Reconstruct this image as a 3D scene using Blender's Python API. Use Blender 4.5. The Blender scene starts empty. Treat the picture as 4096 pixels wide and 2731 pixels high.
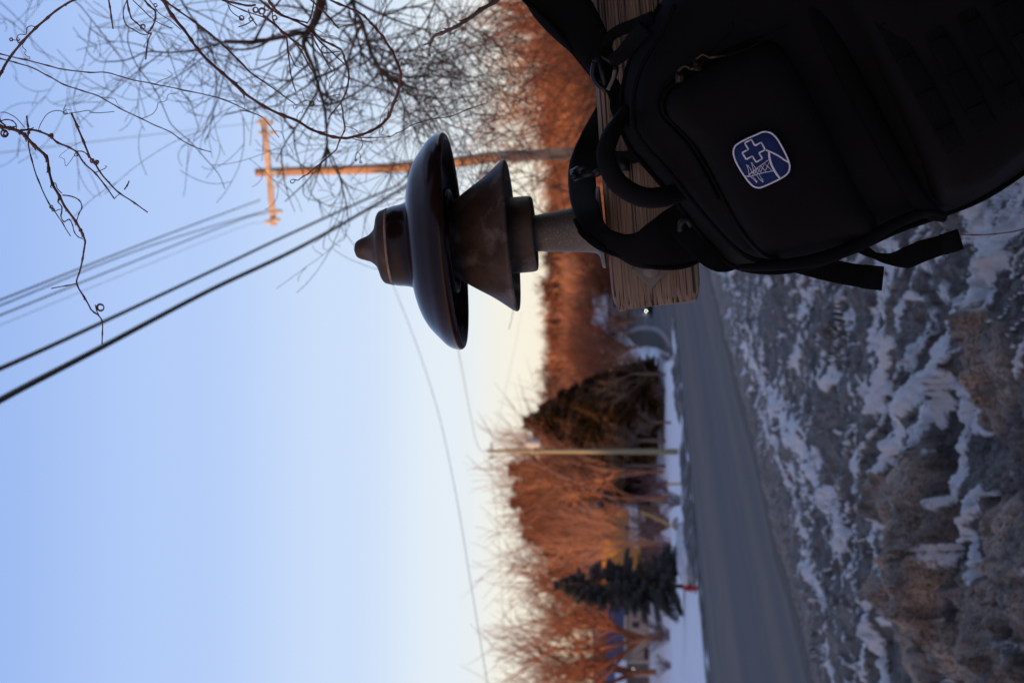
import bpy, bmesh, math, random
from mathutils import Vector, Matrix, noise
# ------------------------------------------------------------------ camera, world, sun
sc = bpy.context.scene
CAMZ = 2.0
FPX = 50.0/22.3*4096.0                       # focal length in photo pixels
PITCH = math.atan((2588-2048)/FPX)
FWD = Vector((0, math.cos(PITCH), math.sin(PITCH)))
UP = Vector((0, -math.sin(PITCH), math.cos(PITCH)))
RT = Vector((1, 0, 0))
CAM = Vector((0, 0, CAMZ))
cd = bpy.data.cameras.new("camera"); cam = bpy.data.objects.new("camera", cd)
sc.collection.objects.link(cam); sc.camera = cam
cd.sensor_fit = 'HORIZONTAL'; cd.sensor_width = 22.3; cd.lens = 50.0
cd.clip_start = 0.05; cd.clip_end = 5000
M = Matrix.Identity(4)                       # the photograph was taken with the camera turned on its side
for r in range(3):
    M[r][0] = -UP[r]; M[r][1] = RT[r]; M[r][2] = -FWD[r]; M[r][3] = CAM[r]
cam.matrix_world = M
cd.dof.use_dof = True; cd.dof.focus_distance = 2.52; cd.dof.aperture_fstop = 10.5

SUN_AZ = math.radians(52)                    # sun stands behind and to the left
SUN_EL = math.radians(1.5)
STRAVEL = Vector((math.sin(SUN_AZ)*math.cos(SUN_EL), math.cos(SUN_AZ)*math.cos(SUN_EL), -math.sin(SUN_EL)))
sl = bpy.data.lights.new("sun", 'SUN'); sun = bpy.data.objects.new("sun", sl)
sc.collection.objects.link(sun)
sl.energy = 5.0; sl.angle = math.radians(0.5); sl.color = (1.0, 0.52, 0.21)
sun.rotation_euler = STRAVEL.to_track_quat('-Z', 'Y').to_euler(); sun.location = (-100, -60, 80)

w = bpy.data.worlds.new("World"); sc.world = w; w.use_nodes = True
nt = w.node_tree; nt.nodes.clear()
def N(t, **k):
    n = nt.nodes.new(t)
    for a, b in k.items(): setattr(n, a, b)
    return n
out = N('ShaderNodeOutputWorld'); bg = N('ShaderNodeBackground')
sky = N('ShaderNodeTexSky', sky_type='NISHITA', sun_disc=False)
sky.sun_elevation = SUN_EL; sky.sun_rotation = math.pi + SUN_AZ; sky.air_density = 1.0; sky.dust_density = 0.6
tc = N('ShaderNodeTexCoord'); sx = N('ShaderNodeSeparateXYZ')
nt.links.new(tc.outputs['Generated'], sx.inputs[0])
ramp = N('ShaderNodeValToRGB'); ramp.color_ramp.interpolation = 'EASE'
def lin(c): return tuple(((v/255)/12.92 if v/255 <= .04045 else ((v/255+.055)/1.055)**2.4) for v in c)
stops = [(0.0, (250, 222, 186)), (0.03, (248, 234, 206)), (0.055, (241, 240, 230)), (0.085, (222, 235, 250)), (0.13, (197, 218, 252)),
         (0.20, (173, 200, 250)), (0.29, (150, 181, 242)), (0.55, (138, 158, 204)), (1.0, (126, 143, 184))]
e = ramp.color_ramp.elements
while len(e) > 1: e.remove(e[0])
for i, (p, c) in enumerate(stops):
    el = e[0] if i == 0 else e.new(p)
    el.position = p; el.color = (*lin(c), 1)
nt.links.new(sx.outputs['Z'], ramp.inputs[0])
skm = N('ShaderNodeVectorMath', operation='SCALE'); skm.inputs['Scale'].default_value = 0.06
nt.links.new(sky.outputs[0], skm.inputs[0])
rpm = N('ShaderNodeVectorMath', operation='SCALE'); rpm.inputs['Scale'].default_value = 0.93
# afterglow on the sun's side of the sky, behind the camera
dt = N('ShaderNodeVectorMath', operation='DOT_PRODUCT'); dt.inputs[1].default_value = (-math.sin(SUN_AZ), -math.cos(SUN_AZ), 0)
nt.links.new(tc.outputs['Generated'], dt.inputs[0])
m1 = N('ShaderNodeMapRange', interpolation_type='SMOOTHSTEP'); m1.inputs[1].default_value = -.05; m1.inputs[2].default_value = .9
nt.links.new(dt.outputs['Value'], m1.inputs[0])
m2 = N('ShaderNodeMapRange', interpolation_type='SMOOTHSTEP'); m2.inputs[1].default_value = .75; m2.inputs[2].default_value = 0
nt.links.new(sx.outputs['Z'], m2.inputs[0])
mm = N('ShaderNodeMath', operation='MULTIPLY'); nt.links.new(m1.outputs[0], mm.inputs[0]); nt.links.new(m2.outputs[0], mm.inputs[1])
gm = N('ShaderNodeMix', data_type='RGBA'); nt.links.new(mm.outputs[0], gm.inputs[0]); nt.links.new(ramp.outputs[0], gm.inputs[6]); gm.inputs[7].default_value = (1.15, .70, .48, 1)
nt.links.new(gm.outputs[2], rpm.inputs[0])
add = N('ShaderNodeVectorMath', operation='ADD')
nt.links.new(skm.outputs[0], add.inputs[0]); nt.links.new(rpm.outputs[0], add.inputs[1])
nt.links.new(add.outputs[0], bg.inputs[0]); bg.inputs[1].default_value = 1.0
nt.links.new(bg.outputs[0], out.inputs[0])
sc.view_settings.view_transform = 'Standard'; sc.view_settings.look = 'None'
sc.view_settings.exposure = 0.0; sc.view_settings.gamma = 1.0

# ------------------------------------------------------------------ helpers
def P(X, Y, D):                              # a point seen at photo pixel X, Y and D metres away
    return CAM + FWD*D + RT*((1365.5-Y)/FPX*D) + UP*((2048-X)/FPX*D)
def px(D): return D/FPX
def smooth(a, b, x):
    t = max(0.0, min(1.0, (x-a)/(b-a))); return t*t*(3-2*t)
def catmull(pts, n=6, closed=False):
    pts = [Vector(p) for p in pts]; m = len(pts); res = []
    rng = range(m if closed else m-1)
    for i in rng:
        if closed: a, b, c, d = pts[(i-1) % m], pts[i], pts[(i+1) % m], pts[(i+2) % m]
        else: a, b, c, d = pts[max(i-1, 0)], pts[i], pts[i+1], pts[min(i+2, m-1)]
        for k in range(n):
            t = k/n
            res.append(0.5*((2*b)+(c-a)*t+(2*a-5*b+4*c-d)*t*t+(3*b-a-3*c+d)*t*t*t))
    if not closed: res.append(pts[-1])
    return res
class MB:
    def __init__(s): s.v = []; s.f = []; s.a = None
    def add(s, vs, fs):
        o = len(s.v); s.v.extend(vs); s.f.extend([tuple(i+o for i in f) for f in fs])
    def tube(s, pts, rad, sides=6, cap=True):
        n = len(pts)
        if n < 2: return
        if not isinstance(rad, (list, tuple)): rad = [rad]*n
        o = len(s.v); prev = None
        for i, p in enumerate(pts):
            t = (pts[min(i+1, n-1)]-pts[max(i-1, 0)])
            if t.length < 1e-9: t = Vector((0, 0, 1))
            t.normalize()
            if prev is None:
                a = Vector((0, 0, 1)) if abs(t.z) < .9 else Vector((1, 0, 0))
                u = t.cross(a).normalized()
            else:
                u = prev - t*prev.dot(t)
                if u.length < 1e-6: u = t.orthogonal()
                u.normalize()
            prev = u; v = t.cross(u)
            for k in range(sides):
                an = 2*math.pi*k/sides
                s.v.append(p+(u*math.cos(an)+v*math.sin(an))*rad[i])
        for i in range(n-1):
            for k in range(sides):
                k2 = (k+1) % sides
                s.f.append((o+i*sides+k, o+i*sides+k2, o+(i+1)*sides+k2, o+(i+1)*sides+k))
        if cap:
            s.f.append(tuple(o+k for k in reversed(range(sides))))
            s.f.append(tuple(o+(n-1)*sides+k for k in range(sides)))
    def box(s, c, ax, ay, az):               # centre and three half axes
        c = Vector(c); ax = Vector(ax); ay = Vector(ay); az = Vector(az)
        vs = [c+ax*i+ay*j+az*k for k in (-1, 1) for j in (-1, 1) for i in (-1, 1)]
        s.add(vs, [(0, 2, 3, 1), (4, 5, 7, 6), (0, 1, 5, 4), (2, 6, 7, 3), (0, 4, 6, 2), (1, 3, 7, 5)])
    def lathe(s, prof, org, axis, sides=64, u=None):
        axis = Vector(axis).normalized(); u = axis.orthogonal().normalized() if u is None else u; v = axis.cross(u)
        o = len(s.v); n = len(prof)
        for (r, t) in prof:
            for k in range(sides):
                an = 2*math.pi*k/sides
                s.v.append(org+axis*t+(u*math.cos(an)+v*math.sin(an))*max(r, 1e-5))
        for i in range(n-1):
            for k in range(sides):
                k2 = (k+1) % sides
                s.f.append((o+i*sides+k, o+(i+1)*sides+k, o+(i+1)*sides+k2, o+i*sides+k2))
        s.f.append(tuple(o+k for k in range(sides)))
        s.f.append(tuple(o+(n-1)*sides+k for k in reversed(range(sides))))
    def ribbon(s, pts, hw, th, nrm, sides=12, sup=3.0):   # sweep of a rounded flat section; nrm = flat-side normal
        n = len(pts); o = len(s.v)
        if not isinstance(hw, (list, tuple)): hw = [hw]*n
        if not isinstance(th, (list, tuple)): th = [th]*n
        for i, p in enumerate(pts):
            t = (pts[min(i+1, n-1)]-pts[max(i-1, 0)]).normalized()
            nn = nrm[i] if isinstance(nrm, list) else nrm
            wdir = t.cross(nn).normalized(); nd = wdir.cross(t).normalized()
            for k in range(sides):
                an = 2*math.pi*(k+.5)/sides; c, q = math.cos(an), math.sin(an)
                a = math.copysign(abs(c)**(2/sup), c)*hw[i]; b = math.copysign(abs(q)**(2/sup), q)*th[i]
                s.v.append(p+wdir*a+nd*b)
        for i in range(n-1):
            for k in range(sides):
                k2 = (k+1) % sides
                s.f.append((o+i*sides+k, o+i*sides+k2, o+(i+1)*sides+k2, o+(i+1)*sides+k))
        s.f.append(tuple(o+k for k in reversed(range(sides))))
        s.f.append(tuple(o+(n-1)*sides+k for k in range(sides)))
    def pillow(s, outline, n, front, back=0.0, p=3.0, rings=10, wob=0.0, seed=0):
        c = sum(outline, Vector())/len(outline); m = len(outline); o = len(s.v)
        rows = []
        for j in range(rings+1):             # front: rim -> centre
            q = j/rings; a = math.sin(q*math.pi/2); sc_ = 1-a if j < rings else 0
            sc_ = max(sc_, 0.0); d = front*(1-sc_**p)**(1/p)
            rows.append((sc_, d))
        if back > 0:
            rb = [(1.0, -back), (0.0, -back)]
        else: rb = [(0.0, 0.0)]
        def ring(sc_, d, key):
            for i, q in enumerate(outline):
                pt = c+(q-c)*sc_
                wv = wob*noise.noise((pt*9)+Vector((seed, 0, key*0)))*(1 if d > 0 else 0) if wob else 0
                s.v.append(pt+n*(d+wv))
        for (a, d) in rows[:-1]: ring(a, d, 0)
        s.v.append(c+n*(front+(wob*noise.noise(c*9+Vector((seed, 0, 0))) if wob else 0)))
        top = len(s.v)-1; R = len(rows)-1
        for j in range(R-1):
            for i in range(m):
                i2 = (i+1) % m
                s.f.append((o+j*m+i, o+j*m+i2, o+(j+1)*m+i2, o+(j+1)*m+i))
        for i in range(m): s.f.append((o+(R-1)*m+i, o+(R-1)*m+(i+1) % m, top))
        b0 = len(s.v)
        for i, q in enumerate(outline): s.v.append(c+(q-c)*(0.93 if back else 0.97)-n*back)
        for i in range(m):
            i2 = (i+1) % m; s.f.append((b0+i, b0+i2, o+i2, o+i))
        s.f.append(tuple(b0+i for i in reversed(range(m))))
C = sc.collection
def thing(name, label, cat, loc, group=None):
    o = bpy.data.objects.new(name, None); C.objects.link(o); o.location = loc; o.empty_display_size = .1
    o['label'] = label; o['category'] = cat
    if group: o['group'] = group
    return o
def obj(name, mb, mat, parent=None, smooth_=True, label=None, loc=None):
    base = Vector((0, 0, 0)); q = parent
    while q is not None: base = base + q.location; q = q.parent
    org = Vector(loc) if loc is not None else base
    me = bpy.data.meshes.new(name)
    me.from_pydata([v-org for v in mb.v], [], mb.f)
    if mat: me.materials.append(mat)
    if mb.a:
        for nm, vals in mb.a.items():
            at = me.attributes.new(nm, 'FLOAT', 'POINT'); at.data.foreach_set('value', vals)
    if smooth_:
        me.polygons.foreach_set('use_smooth', [True]*len(me.polygons))
    me.update()
    o = bpy.data.objects.new(name, me); C.objects.link(o)
    if loc is not None: o.location = org-base if parent else org
    o.parent = parent
    if label: o['label'] = label
    return o
def tag(o, label, cat, group=None, kind=None):
    if label: o['label'] = label
    if cat: o['category'] = cat
    if group: o['group'] = group
    if kind: o['kind'] = kind
    return o
def struct(name, mb, mat, smooth_=True):
    o = obj(name, mb, mat, None, smooth_); o['kind'] = 'structure'; return o
def autosmooth(o, ang=35):
    me = o.data; bm = bmesh.new(); bm.from_mesh(me)
    bmesh.ops.recalc_face_normals(bm, faces=bm.faces)
    for ed in bm.edges:
        if len(ed.link_faces) == 2 and ed.calc_face_angle(0) > math.radians(ang): ed.smooth = False
    bm.to_mesh(me); bm.free(); return o

def mat(name, c1, c2=None, scale=5.0, rough=0.8, bump=0.0, bscale=None, stretch=(1, 1, 1), metal=0.0, coat=0.0, detail=6,
        spec=0.5, emit=None, lo=.35, hi=.65, c3=None, s3=None, sheen=0.0, bdist=0.01):
    m = bpy.data.materials.new(name); m.use_nodes = True; t = m.node_tree; L = t.links.new
    b = t.nodes['Principled BSDF']; b.inputs['Roughness'].default_value = rough; b.inputs['Metallic'].default_value = metal
    b.inputs['Specular IOR Level'].default_value = spec; b.inputs['Coat Weight'].default_value = coat
    b.inputs['Sheen Weight'].default_value = sheen
    co = t.nodes.new('ShaderNodeTexCoord'); mp = t.nodes.new('ShaderNodeMapping'); mp.inputs['Scale'].default_value = stretch
    L(co.outputs['Object'], mp.inputs[0])
    if c2 is None: c2 = tuple(v*0.8 for v in c1)
    nz = t.nodes.new('ShaderNodeTexNoise'); nz.inputs['Scale'].default_value = scale; nz.inputs['Detail'].default_value = detail
    nz.inputs['Roughness'].default_value = .62
    L(mp.outputs[0], nz.inputs['Vector'])
    rp = t.nodes.new('ShaderNodeValToRGB'); rp.color_ramp.elements[0].position = lo; rp.color_ramp.elements[1].position = hi
    rp.color_ramp.elements[0].color = (*c1, 1); rp.color_ramp.elements[1].color = (*c2, 1)
    L(nz.outputs[0], rp.inputs[0]); col = rp.outputs[0]
    if c3:
        n3 = t.nodes.new('ShaderNodeTexNoise'); n3.inputs['Scale'].default_value = s3 or scale*.3; n3.inputs['Detail'].default_value = 5
        L(mp.outputs[0], n3.inputs['Vector'])
        r3 = t.nodes.new('ShaderNodeValToRGB'); r3.color_ramp.elements[0].position = .52; r3.color_ramp.elements[1].position = .68
        L(n3.outputs[0], r3.inputs[0])
        mx = t.nodes.new('ShaderNodeMix'); mx.data_type = 'RGBA'; L(r3.outputs[0], mx.inputs[0]); L(col, mx.inputs[6])
        mx.inputs[7].default_value = (*c3, 1); col = mx.outputs[2]
    L(col, b.inputs['Base Color'])
    if bump:
        nb = t.nodes.new('ShaderNodeTexNoise'); nb.inputs['Scale'].default_value = bscale or scale*3; nb.inputs['Detail'].default_value = 8
        L(mp.outputs[0], nb.inputs['Vector'])
        bp = t.nodes.new('ShaderNodeBump'); bp.inputs['Strength'].default_value = bump; bp.inputs['Distance'].default_value = bdist
        L(nb.outputs[0], bp.inputs['Height']); L(bp.outputs[0], b.inputs['Normal'])
    if emit:
        b.inputs['Emission Color'].default_value = (*emit[0], 1); b.inputs['Emission Strength'].default_value = emit[1]
    m['b'] = 1
    return m
# ------------------------------------------------------------------ materials
m_snow = mat('snow', (.74, .78, .84), (.62, .66, .73), 0.35, .7, .25, 6, bdist=.03, lo=.4, hi=.75)
m_hill = mat('brush_hill', (.24, .085, .035), (.34, .13, .06), .08, .95, .6, .5, bdist=1.0, c3=(.15, .06, .03), s3=.03)
m_bark = mat('bark_orange_brown', (.26, .115, .06), (.38, .19, .10), 2, .9)
m_twig = mat('twig_russet', (.15, .048, .020), (.27, .095, .040), .3, .9)
m_barkd = mat('bark_dark', (.10, .07, .055), (.16, .11, .085), 12, .85, .3, 40)
m_vine = mat('vine_bark', (.11, .045, .03), (.20, .085, .055), 30, .6, .4, 160, bdist=.001)
m_asph = mat('asphalt', (.048, .043, .041), (.070, .062, .057), .25, .75, .35, 60, stretch=(1, 1, 1), c3=(.050, .048, .050), s3=.5, bdist=.004)
m_dirt = mat('verge_dirt', (.022, .017, .014), (.055, .044, .038), 1.2, .95, .4, 8, bdist=.02)
m_kerb = mat('kerb_concrete', (.15, .145, .15), (.26, .25, .27), 2, .9)
m_needle = mat('needle_green_brown', (.034, .026, .011), (.15, .070, .024), .5, .85)
m_needleb = mat('needle_rusty', (.030, .018, .009), (.12, .045, .015), .35, .85)
m_spruce = mat('spruce_needle', (.040, .050, .052), (.075, .085, .09), 2.0, .8)
m_pole = mat('pole_wood', (.62, .43, .27), (.74, .54, .36), 3, .85, .3, 20, stretch=(3, 3, .4), c3=(.22, .15, .12), s3=1.5)
m_pole_b = mat('creosoted_pole', (.34, .20, .13), (.46, .29, .18), 2, .85, .3, 20, stretch=(4, 4, .5), c3=(.07, .045, .038), s3=2.2)
m_poleg = mat('pole_wood_greenish', (.22, .20, .115), (.30, .28, .17), 3, .85, .2, 20, stretch=(3, 3, .3))
m_cable = mat('cable_black', (.02, .02, .022), (.03, .03, .032), 3, .6)
m_wire = mat('wire_grey', (.20, .24, .23), (.26, .30, .28), 3, .6)
m_grey = mat('galvanised', (.36, .38, .40), (.46, .48, .50), 4, .5, metal=.2)
m_wood = mat('weathered_wood', (.17, .112, .074), (.33, .225, .155), 9, .85, 1.0, 22, stretch=(.55, 6, 13), bdist=.004, detail=9, lo=.32, hi=.66)
m_washer = mat('rusty_grey_steel', (.13, .115, .10), (.20, .17, .145), 25, .6, .5, 120, metal=.2, c3=(.12, .07, .05), bdist=.001)

def wood_cracks(m):                           # thin dark drying checks that run along the grain
    t = m.node_tree; L = t.links.new; b = t.nodes['Principled BSDF']
    co = t.nodes.new('ShaderNodeTexCoord'); mp = t.nodes.new('ShaderNodeMapping'); mp.inputs['Scale'].default_value = (1.0, 90, 240)
    L(co.outputs['Object'], mp.inputs[0])
    n = t.nodes.new('ShaderNodeTexNoise'); n.inputs['Scale'].default_value = 1.6; n.inputs['Detail'].default_value = 2.5
    L(mp.outputs[0], n.inputs['Vector'])
    r = t.nodes.new('ShaderNodeValToRGB'); r.color_ramp.elements[0].position = .35; r.color_ramp.elements[1].position = .41
    L(n.outputs[0], r.inputs[0])
    src = b.inputs['Base Color'].links[0].from_socket
    mx = t.nodes.new('ShaderNodeMix'); mx.data_type = 'RGBA'; L(r.outputs[0], mx.inputs[0])
    mx.inputs[6].default_value = (.035, .024, .02, 1); L(src, mx.inputs[7]); L(mx.outputs[2], b.inputs['Base Color'])
    bp = t.nodes.new('ShaderNodeBump'); bp.inputs['Strength'].default_value = .9; bp.inputs['Distance'].default_value = .004
    old = b.inputs['Normal'].links[0].from_socket
    L(r.outputs[0], bp.inputs['Height']); L(old, bp.inputs['Normal']); L(bp.outputs[0], b.inputs['Normal'])
wood_cracks(m_wood)

# ------------------------------------------------------------------ setting: terrain
RD = Vector((math.sin(math.radians(7.76)), math.cos(math.radians(7.76)), 0))      # along the road
RL = Vector((-RD.y, RD.x, 0))                                                      # to its left
GPR = [(-500, 0), (150, 0), (190, .3), (225, 1.4), (262, 3.2), (300, 5.2), (400, 9), (600, 14), (1500, 20), (4000, 20)]
def g(y):
    for (a, za), (b, zb) in zip(GPR, GPR[1:]):
        if y <= b:
            t = (y-a)/(b-a) if y > a else 0
            return za+(zb-za)*t
    return GPR[-1][1]
def LS(L_, S_, z=None):
    p = RL*L_+RD*S_; p.z = g(p.y) if z is None else z; return p
def hit(X, Y, off=0.0):                      # where a sight line meets the terrain
    d = 5.0
    while d < 900:
        q = P(X, Y, d)
        if q.z <= g(q.y)+off: break
        d *= 1.006
    q.z = g(q.y)+off; return q
def hitd(X, Y): return (hit(X, Y)-CAM).dot(FWD)
KERB_L = 20.3
Ls = [-2500, -800, -300, -120, -60, -30, -15, -6, 0, 4, 6.8, 20.28, 20.3, 22, 24, 26, 30, 35, 40, 50, 60, 80, 100, 140, 200, 300, 600, 1200, 2500]
Ss = [-1500, -400, -150, -60, -20, 0, 10, 20, 30, 40, 50, 60, 70, 80, 90, 100, 110, 120, 130, 140, 150, 160, 170, 180, 190, 200, 210, 220, 230, 245, 262, 280, 300, 330, 360, 400, 500, 600, 900, 1500, 3500]
mb = MB()
for s_ in Ss:
    for l_ in Ls:
        p = LS(l_, s_)
        if l_ <= 20.28: p.z -= .03
        elif 21 < l_ < 700 and s_ < 400: p.z += .10+.06*noise.noise(Vector((l_*.3, s_*.05, 0)))
        else: p.z += .10
        mb.v.append(p)
nl = len(Ls)
for i in range(len(Ss)-1):
    for j in range(nl-1): mb.f.append((i*nl+j, i*nl+j+1, (i+1)*nl+j+1, (i+1)*nl+j))
struct('ground', mb, m_snow)
# road: main carriageway
mb = MB(); SR = list(range(-60, 240, 6))
cross = [3.0, 7.0, 10, 13, 16, 19, 20.28]
for s_ in SR:
    for l_ in cross:
        p = LS(l_, s_); p.z += .012+.05*(1-((l_-13)/8)**2)*(1 if l_ > 5 else 0); mb.v.append(p)
for i in range(len(SR)-1):
    for j in range(len(cross)-1):
        n_ = len(cross); mb.f.append((i*n_+j, i*n_+j+1, (i+1)*n_+j+1, (i+1)*n_+j))
# asphalt with wheel-track streaks along the road
def streaks(m):
    t = m.node_tree; L = t.links.new; b = t.nodes['Principled BSDF']
    co = t.nodes.new('ShaderNodeTexCoord'); mp = t.nodes.new('ShaderNodeMapping')
    mp0 = t.nodes.new('ShaderNodeMapping'); mp0.inputs['Rotation'].default_value = (0, 0, math.radians(7.76)); mp.inputs['Scale'].default_value = (.62, .004, 1)
    L(co.outputs['Object'], mp0.inputs[0]); L(mp0.outputs[0], mp.inputs[0])
    n = t.nodes.new('ShaderNodeTexNoise'); n.inputs['Scale'].default_value = 1.6; n.inputs['Detail'].default_value = 3
    L(mp.outputs[0], n.inputs['Vector'])
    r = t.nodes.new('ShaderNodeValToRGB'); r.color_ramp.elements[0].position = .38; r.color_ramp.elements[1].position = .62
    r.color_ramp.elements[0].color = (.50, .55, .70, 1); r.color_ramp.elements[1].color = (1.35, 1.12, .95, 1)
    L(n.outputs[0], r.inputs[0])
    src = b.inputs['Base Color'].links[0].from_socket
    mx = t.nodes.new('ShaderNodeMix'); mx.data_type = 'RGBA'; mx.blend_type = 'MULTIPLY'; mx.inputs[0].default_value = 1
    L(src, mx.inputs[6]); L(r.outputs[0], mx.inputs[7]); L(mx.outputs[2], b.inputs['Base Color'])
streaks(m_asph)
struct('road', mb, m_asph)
mb = MB()                                     # dark wet grit in the near gutter
for s_ in range(4, 240, 2):
    for l_ in (6.7, 7.3, 7.75+.25*noise.noise(Vector((s_*.2, 1.5, 0))), 8.0+.3*noise.noise(Vector((s_*.2, 5.5, 0)))):
        p = LS(l_, s_); p.z += .022+.05*(1-((l_-13)/8)**2); mb.v.append(p)
for i in range(117):
    for j in range(3): mb.f.append((i*4+j, i*4+j+1, (i+1)*4+j+1, (i+1)*4+j))
struct('gutter', mb, mat('wet_grit', (.022, .016, .013), (.07, .05, .04), 6, .8, .5, 40, bdist=.01))
# side road climbing away at the junction; its kerb curve is traced
kerbpx = [(2492, 1345), (2505, 1326), (2530, 1316), (2560, 1304), (2600, 1302), (2635, 1310), (2662, 1330), (2684, 1362), (2699, 1410)]
kc = catmull([Vector((a, b, 0)) for a, b in kerbpx], 5)
def soff(X): return .065+.135*smooth(2698, 2672, X) if X > 2672 else .20
def soff(X): return .065+.135*(1-smooth(2672, 2699, X))
kleft = [hit(q.x, q.y, soff(q.x)) for q in kc]
mb = MB()
for q, kp in zip(kc, kleft):
    for t_ in (0, .25, .5, 1):
        yy = q.y+(820-q.y)*t_; d = (kp-CAM).dot(FWD); pp = P(q.x, yy, d); pp.z = g(pp.y)+soff(q.x); mb.v.append(pp)
for i in range(len(kc)-1):
    for j in range(3): mb.f.append((i*4+j, (i+1)*4+j, (i+1)*4+j+1, i*4+j+1))
struct('side_road', mb, m_asph)
mb = MB(); kk = [p+Vector((-.25, 0, .05)) for p in kleft]; mb.ribbon(kk, .26, .15, Vector((0, 0, 1)), 8)
struct('kerb', mb, m_kerb)
mb = MB()                                     # bare verge inside the junction corner
for q, p in zip(kc, kleft):
    d = (p-CAM).dot(FWD)
    t_ = smooth(2495, 2560, q.x)*(1-.45*smooth(2650, 2699, q.x)); 
    for k in (0, .35, .7, 1):
        yy = q.y+(8+75*t_)*k+ (6*noise.noise(Vector((q.x*.05, 3, k*3))) if k == 1 else 0)
        pp = P(q.x, yy, d); pp.z = g(pp.y)+.27+.05*math.sin(k*3.1); mb.v.append(pp)
for i in range(len(kc)-1):
    for j in range(3): mb.f.append((i*4+j, (i+1)*4+j, (i+1)*4+j+1, i*4+j+1))
struct('verge', mb, m_dirt)
mb = MB(); a = [hit(2586+(y-1300)*.02, y, .32) for y in range(1300, 1470, 12)]
mb.ribbon(a, .75, .02, Vector((0, 0, 1)), 8); struct('pavement', mb, m_kerb)
# dirty ploughed edge along the far kerb
mb = MB(); rows = []
for i, s_ in enumerate([60+i*.9 for i in range(118)]):
    amp = smooth(.1, .35, noise.noise(Vector((s_*.045, 7.7, 0)))+.25*smooth(100, 150, s_)+.4*smooth(106, 112, s_)*(1-smooth(138, 150, s_)))
    wd = .5+1.6*amp
    for j in range(7):
        t_ = j/6; p = LS(KERB_L-.12+.22*noise.noise(Vector((s_*.31, 2.2, 0)))+(wd+.2)*t_, s_)
        p.z += .10+(.05+.42*amp*(.6+.5*noise.noise(Vector((s_*.7, j*.8, 0)))))*math.sin(t_*math.pi)-.02; mb.v.append(p)
for i in range(117):
    for j in range(6): mb.f.append((i*7+j, i*7+j+1, (i+1)*7+j+1, (i+1)*7+j))
struct('ploughed_verge', mb, mat('ploughed_dirt_snow', (.045, .038, .034), (.42, .43, .48), .9, .9, .5, 6, bdist=.03, lo=.50, hi=.78))
# wooded far hill, and the rise behind the camera whose shade covers the foreground
def hillmesh(name, x0, x1, y0, y1, nx, ny, fz, m):
    mb = MB()
    for i in range(ny+1):
        for j in range(nx+1):
            x = x0+(x1-x0)*j/nx; y = y0+(y1-y0)*i/ny; mb.v.append(Vector((x, y, fz(x, y))))
    for i in range(ny):
        for j in range(nx): mb.f.append((i*(nx+1)+j, i*(nx+1)+j+1, (i+1)*(nx+1)+j+1, (i+1)*(nx+1)+j))
    return struct(name, mb, m)
def hz(x, y):
    n1 = noise.noise(Vector((x*.012, y*.012, 1)))*3.0+noise.noise(Vector((x*.05, y*.05, 2)))*1.2
    base = g(y)
    return base-1.5+(8.6+n1)*smooth(335, 440, y+x*.15)*(.30+.70*smooth(-42, 2, x))+1.5*smooth(440, 700, y)
hillmesh('hill', -300, 400, 325, 800, 90, 60, hz, m_hill)
SH = Vector((math.sin(SUN_AZ), math.cos(SUN_AZ), 0)); SQ = Vector((math.cos(SUN_AZ), -math.sin(SUN_AZ), 0))
RID = [(-900, 22), (-400, 21), (-233, 18.6), (-171, 11.6), (-110, 11), (-38, 10.5), (-2, 10.8), (60, 11), (300, 12), (500, 9)]
def ridge_h(q):
    for (a, za), (b, zb) in zip(RID, RID[1:]):
        if q <= b: return za+(zb-za)*max(0, (q-a)/(b-a))
    return RID[-1][1]
mb = MB(); qs = [-900+i*10 for i in range(141)]; ss = [0, 8, 16, 22, 28, 40, 60, 90]
prof = [0, .35, .8, 1, .95, .7, .4, 0]
for q in qs:
    for s_, pf in zip(ss, prof):
        p = SH*(-172+s_)+SQ*q; p.z = -0.2+(ridge_h(q)+.2)*pf+(.25*noise.noise(Vector((q*.06, s_, 0))) if .2 < pf else 0); mb.v.append(p)
for i in range(140):
    for j in range(7): mb.f.append((i*8+j, i*8+j+1, (i+1)*8+j+1, (i+1)*8+j))
struct('hill', mb, mat('shaded_rise', (.35, .32, .30), (.55, .56, .6), .05, .9))

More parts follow.
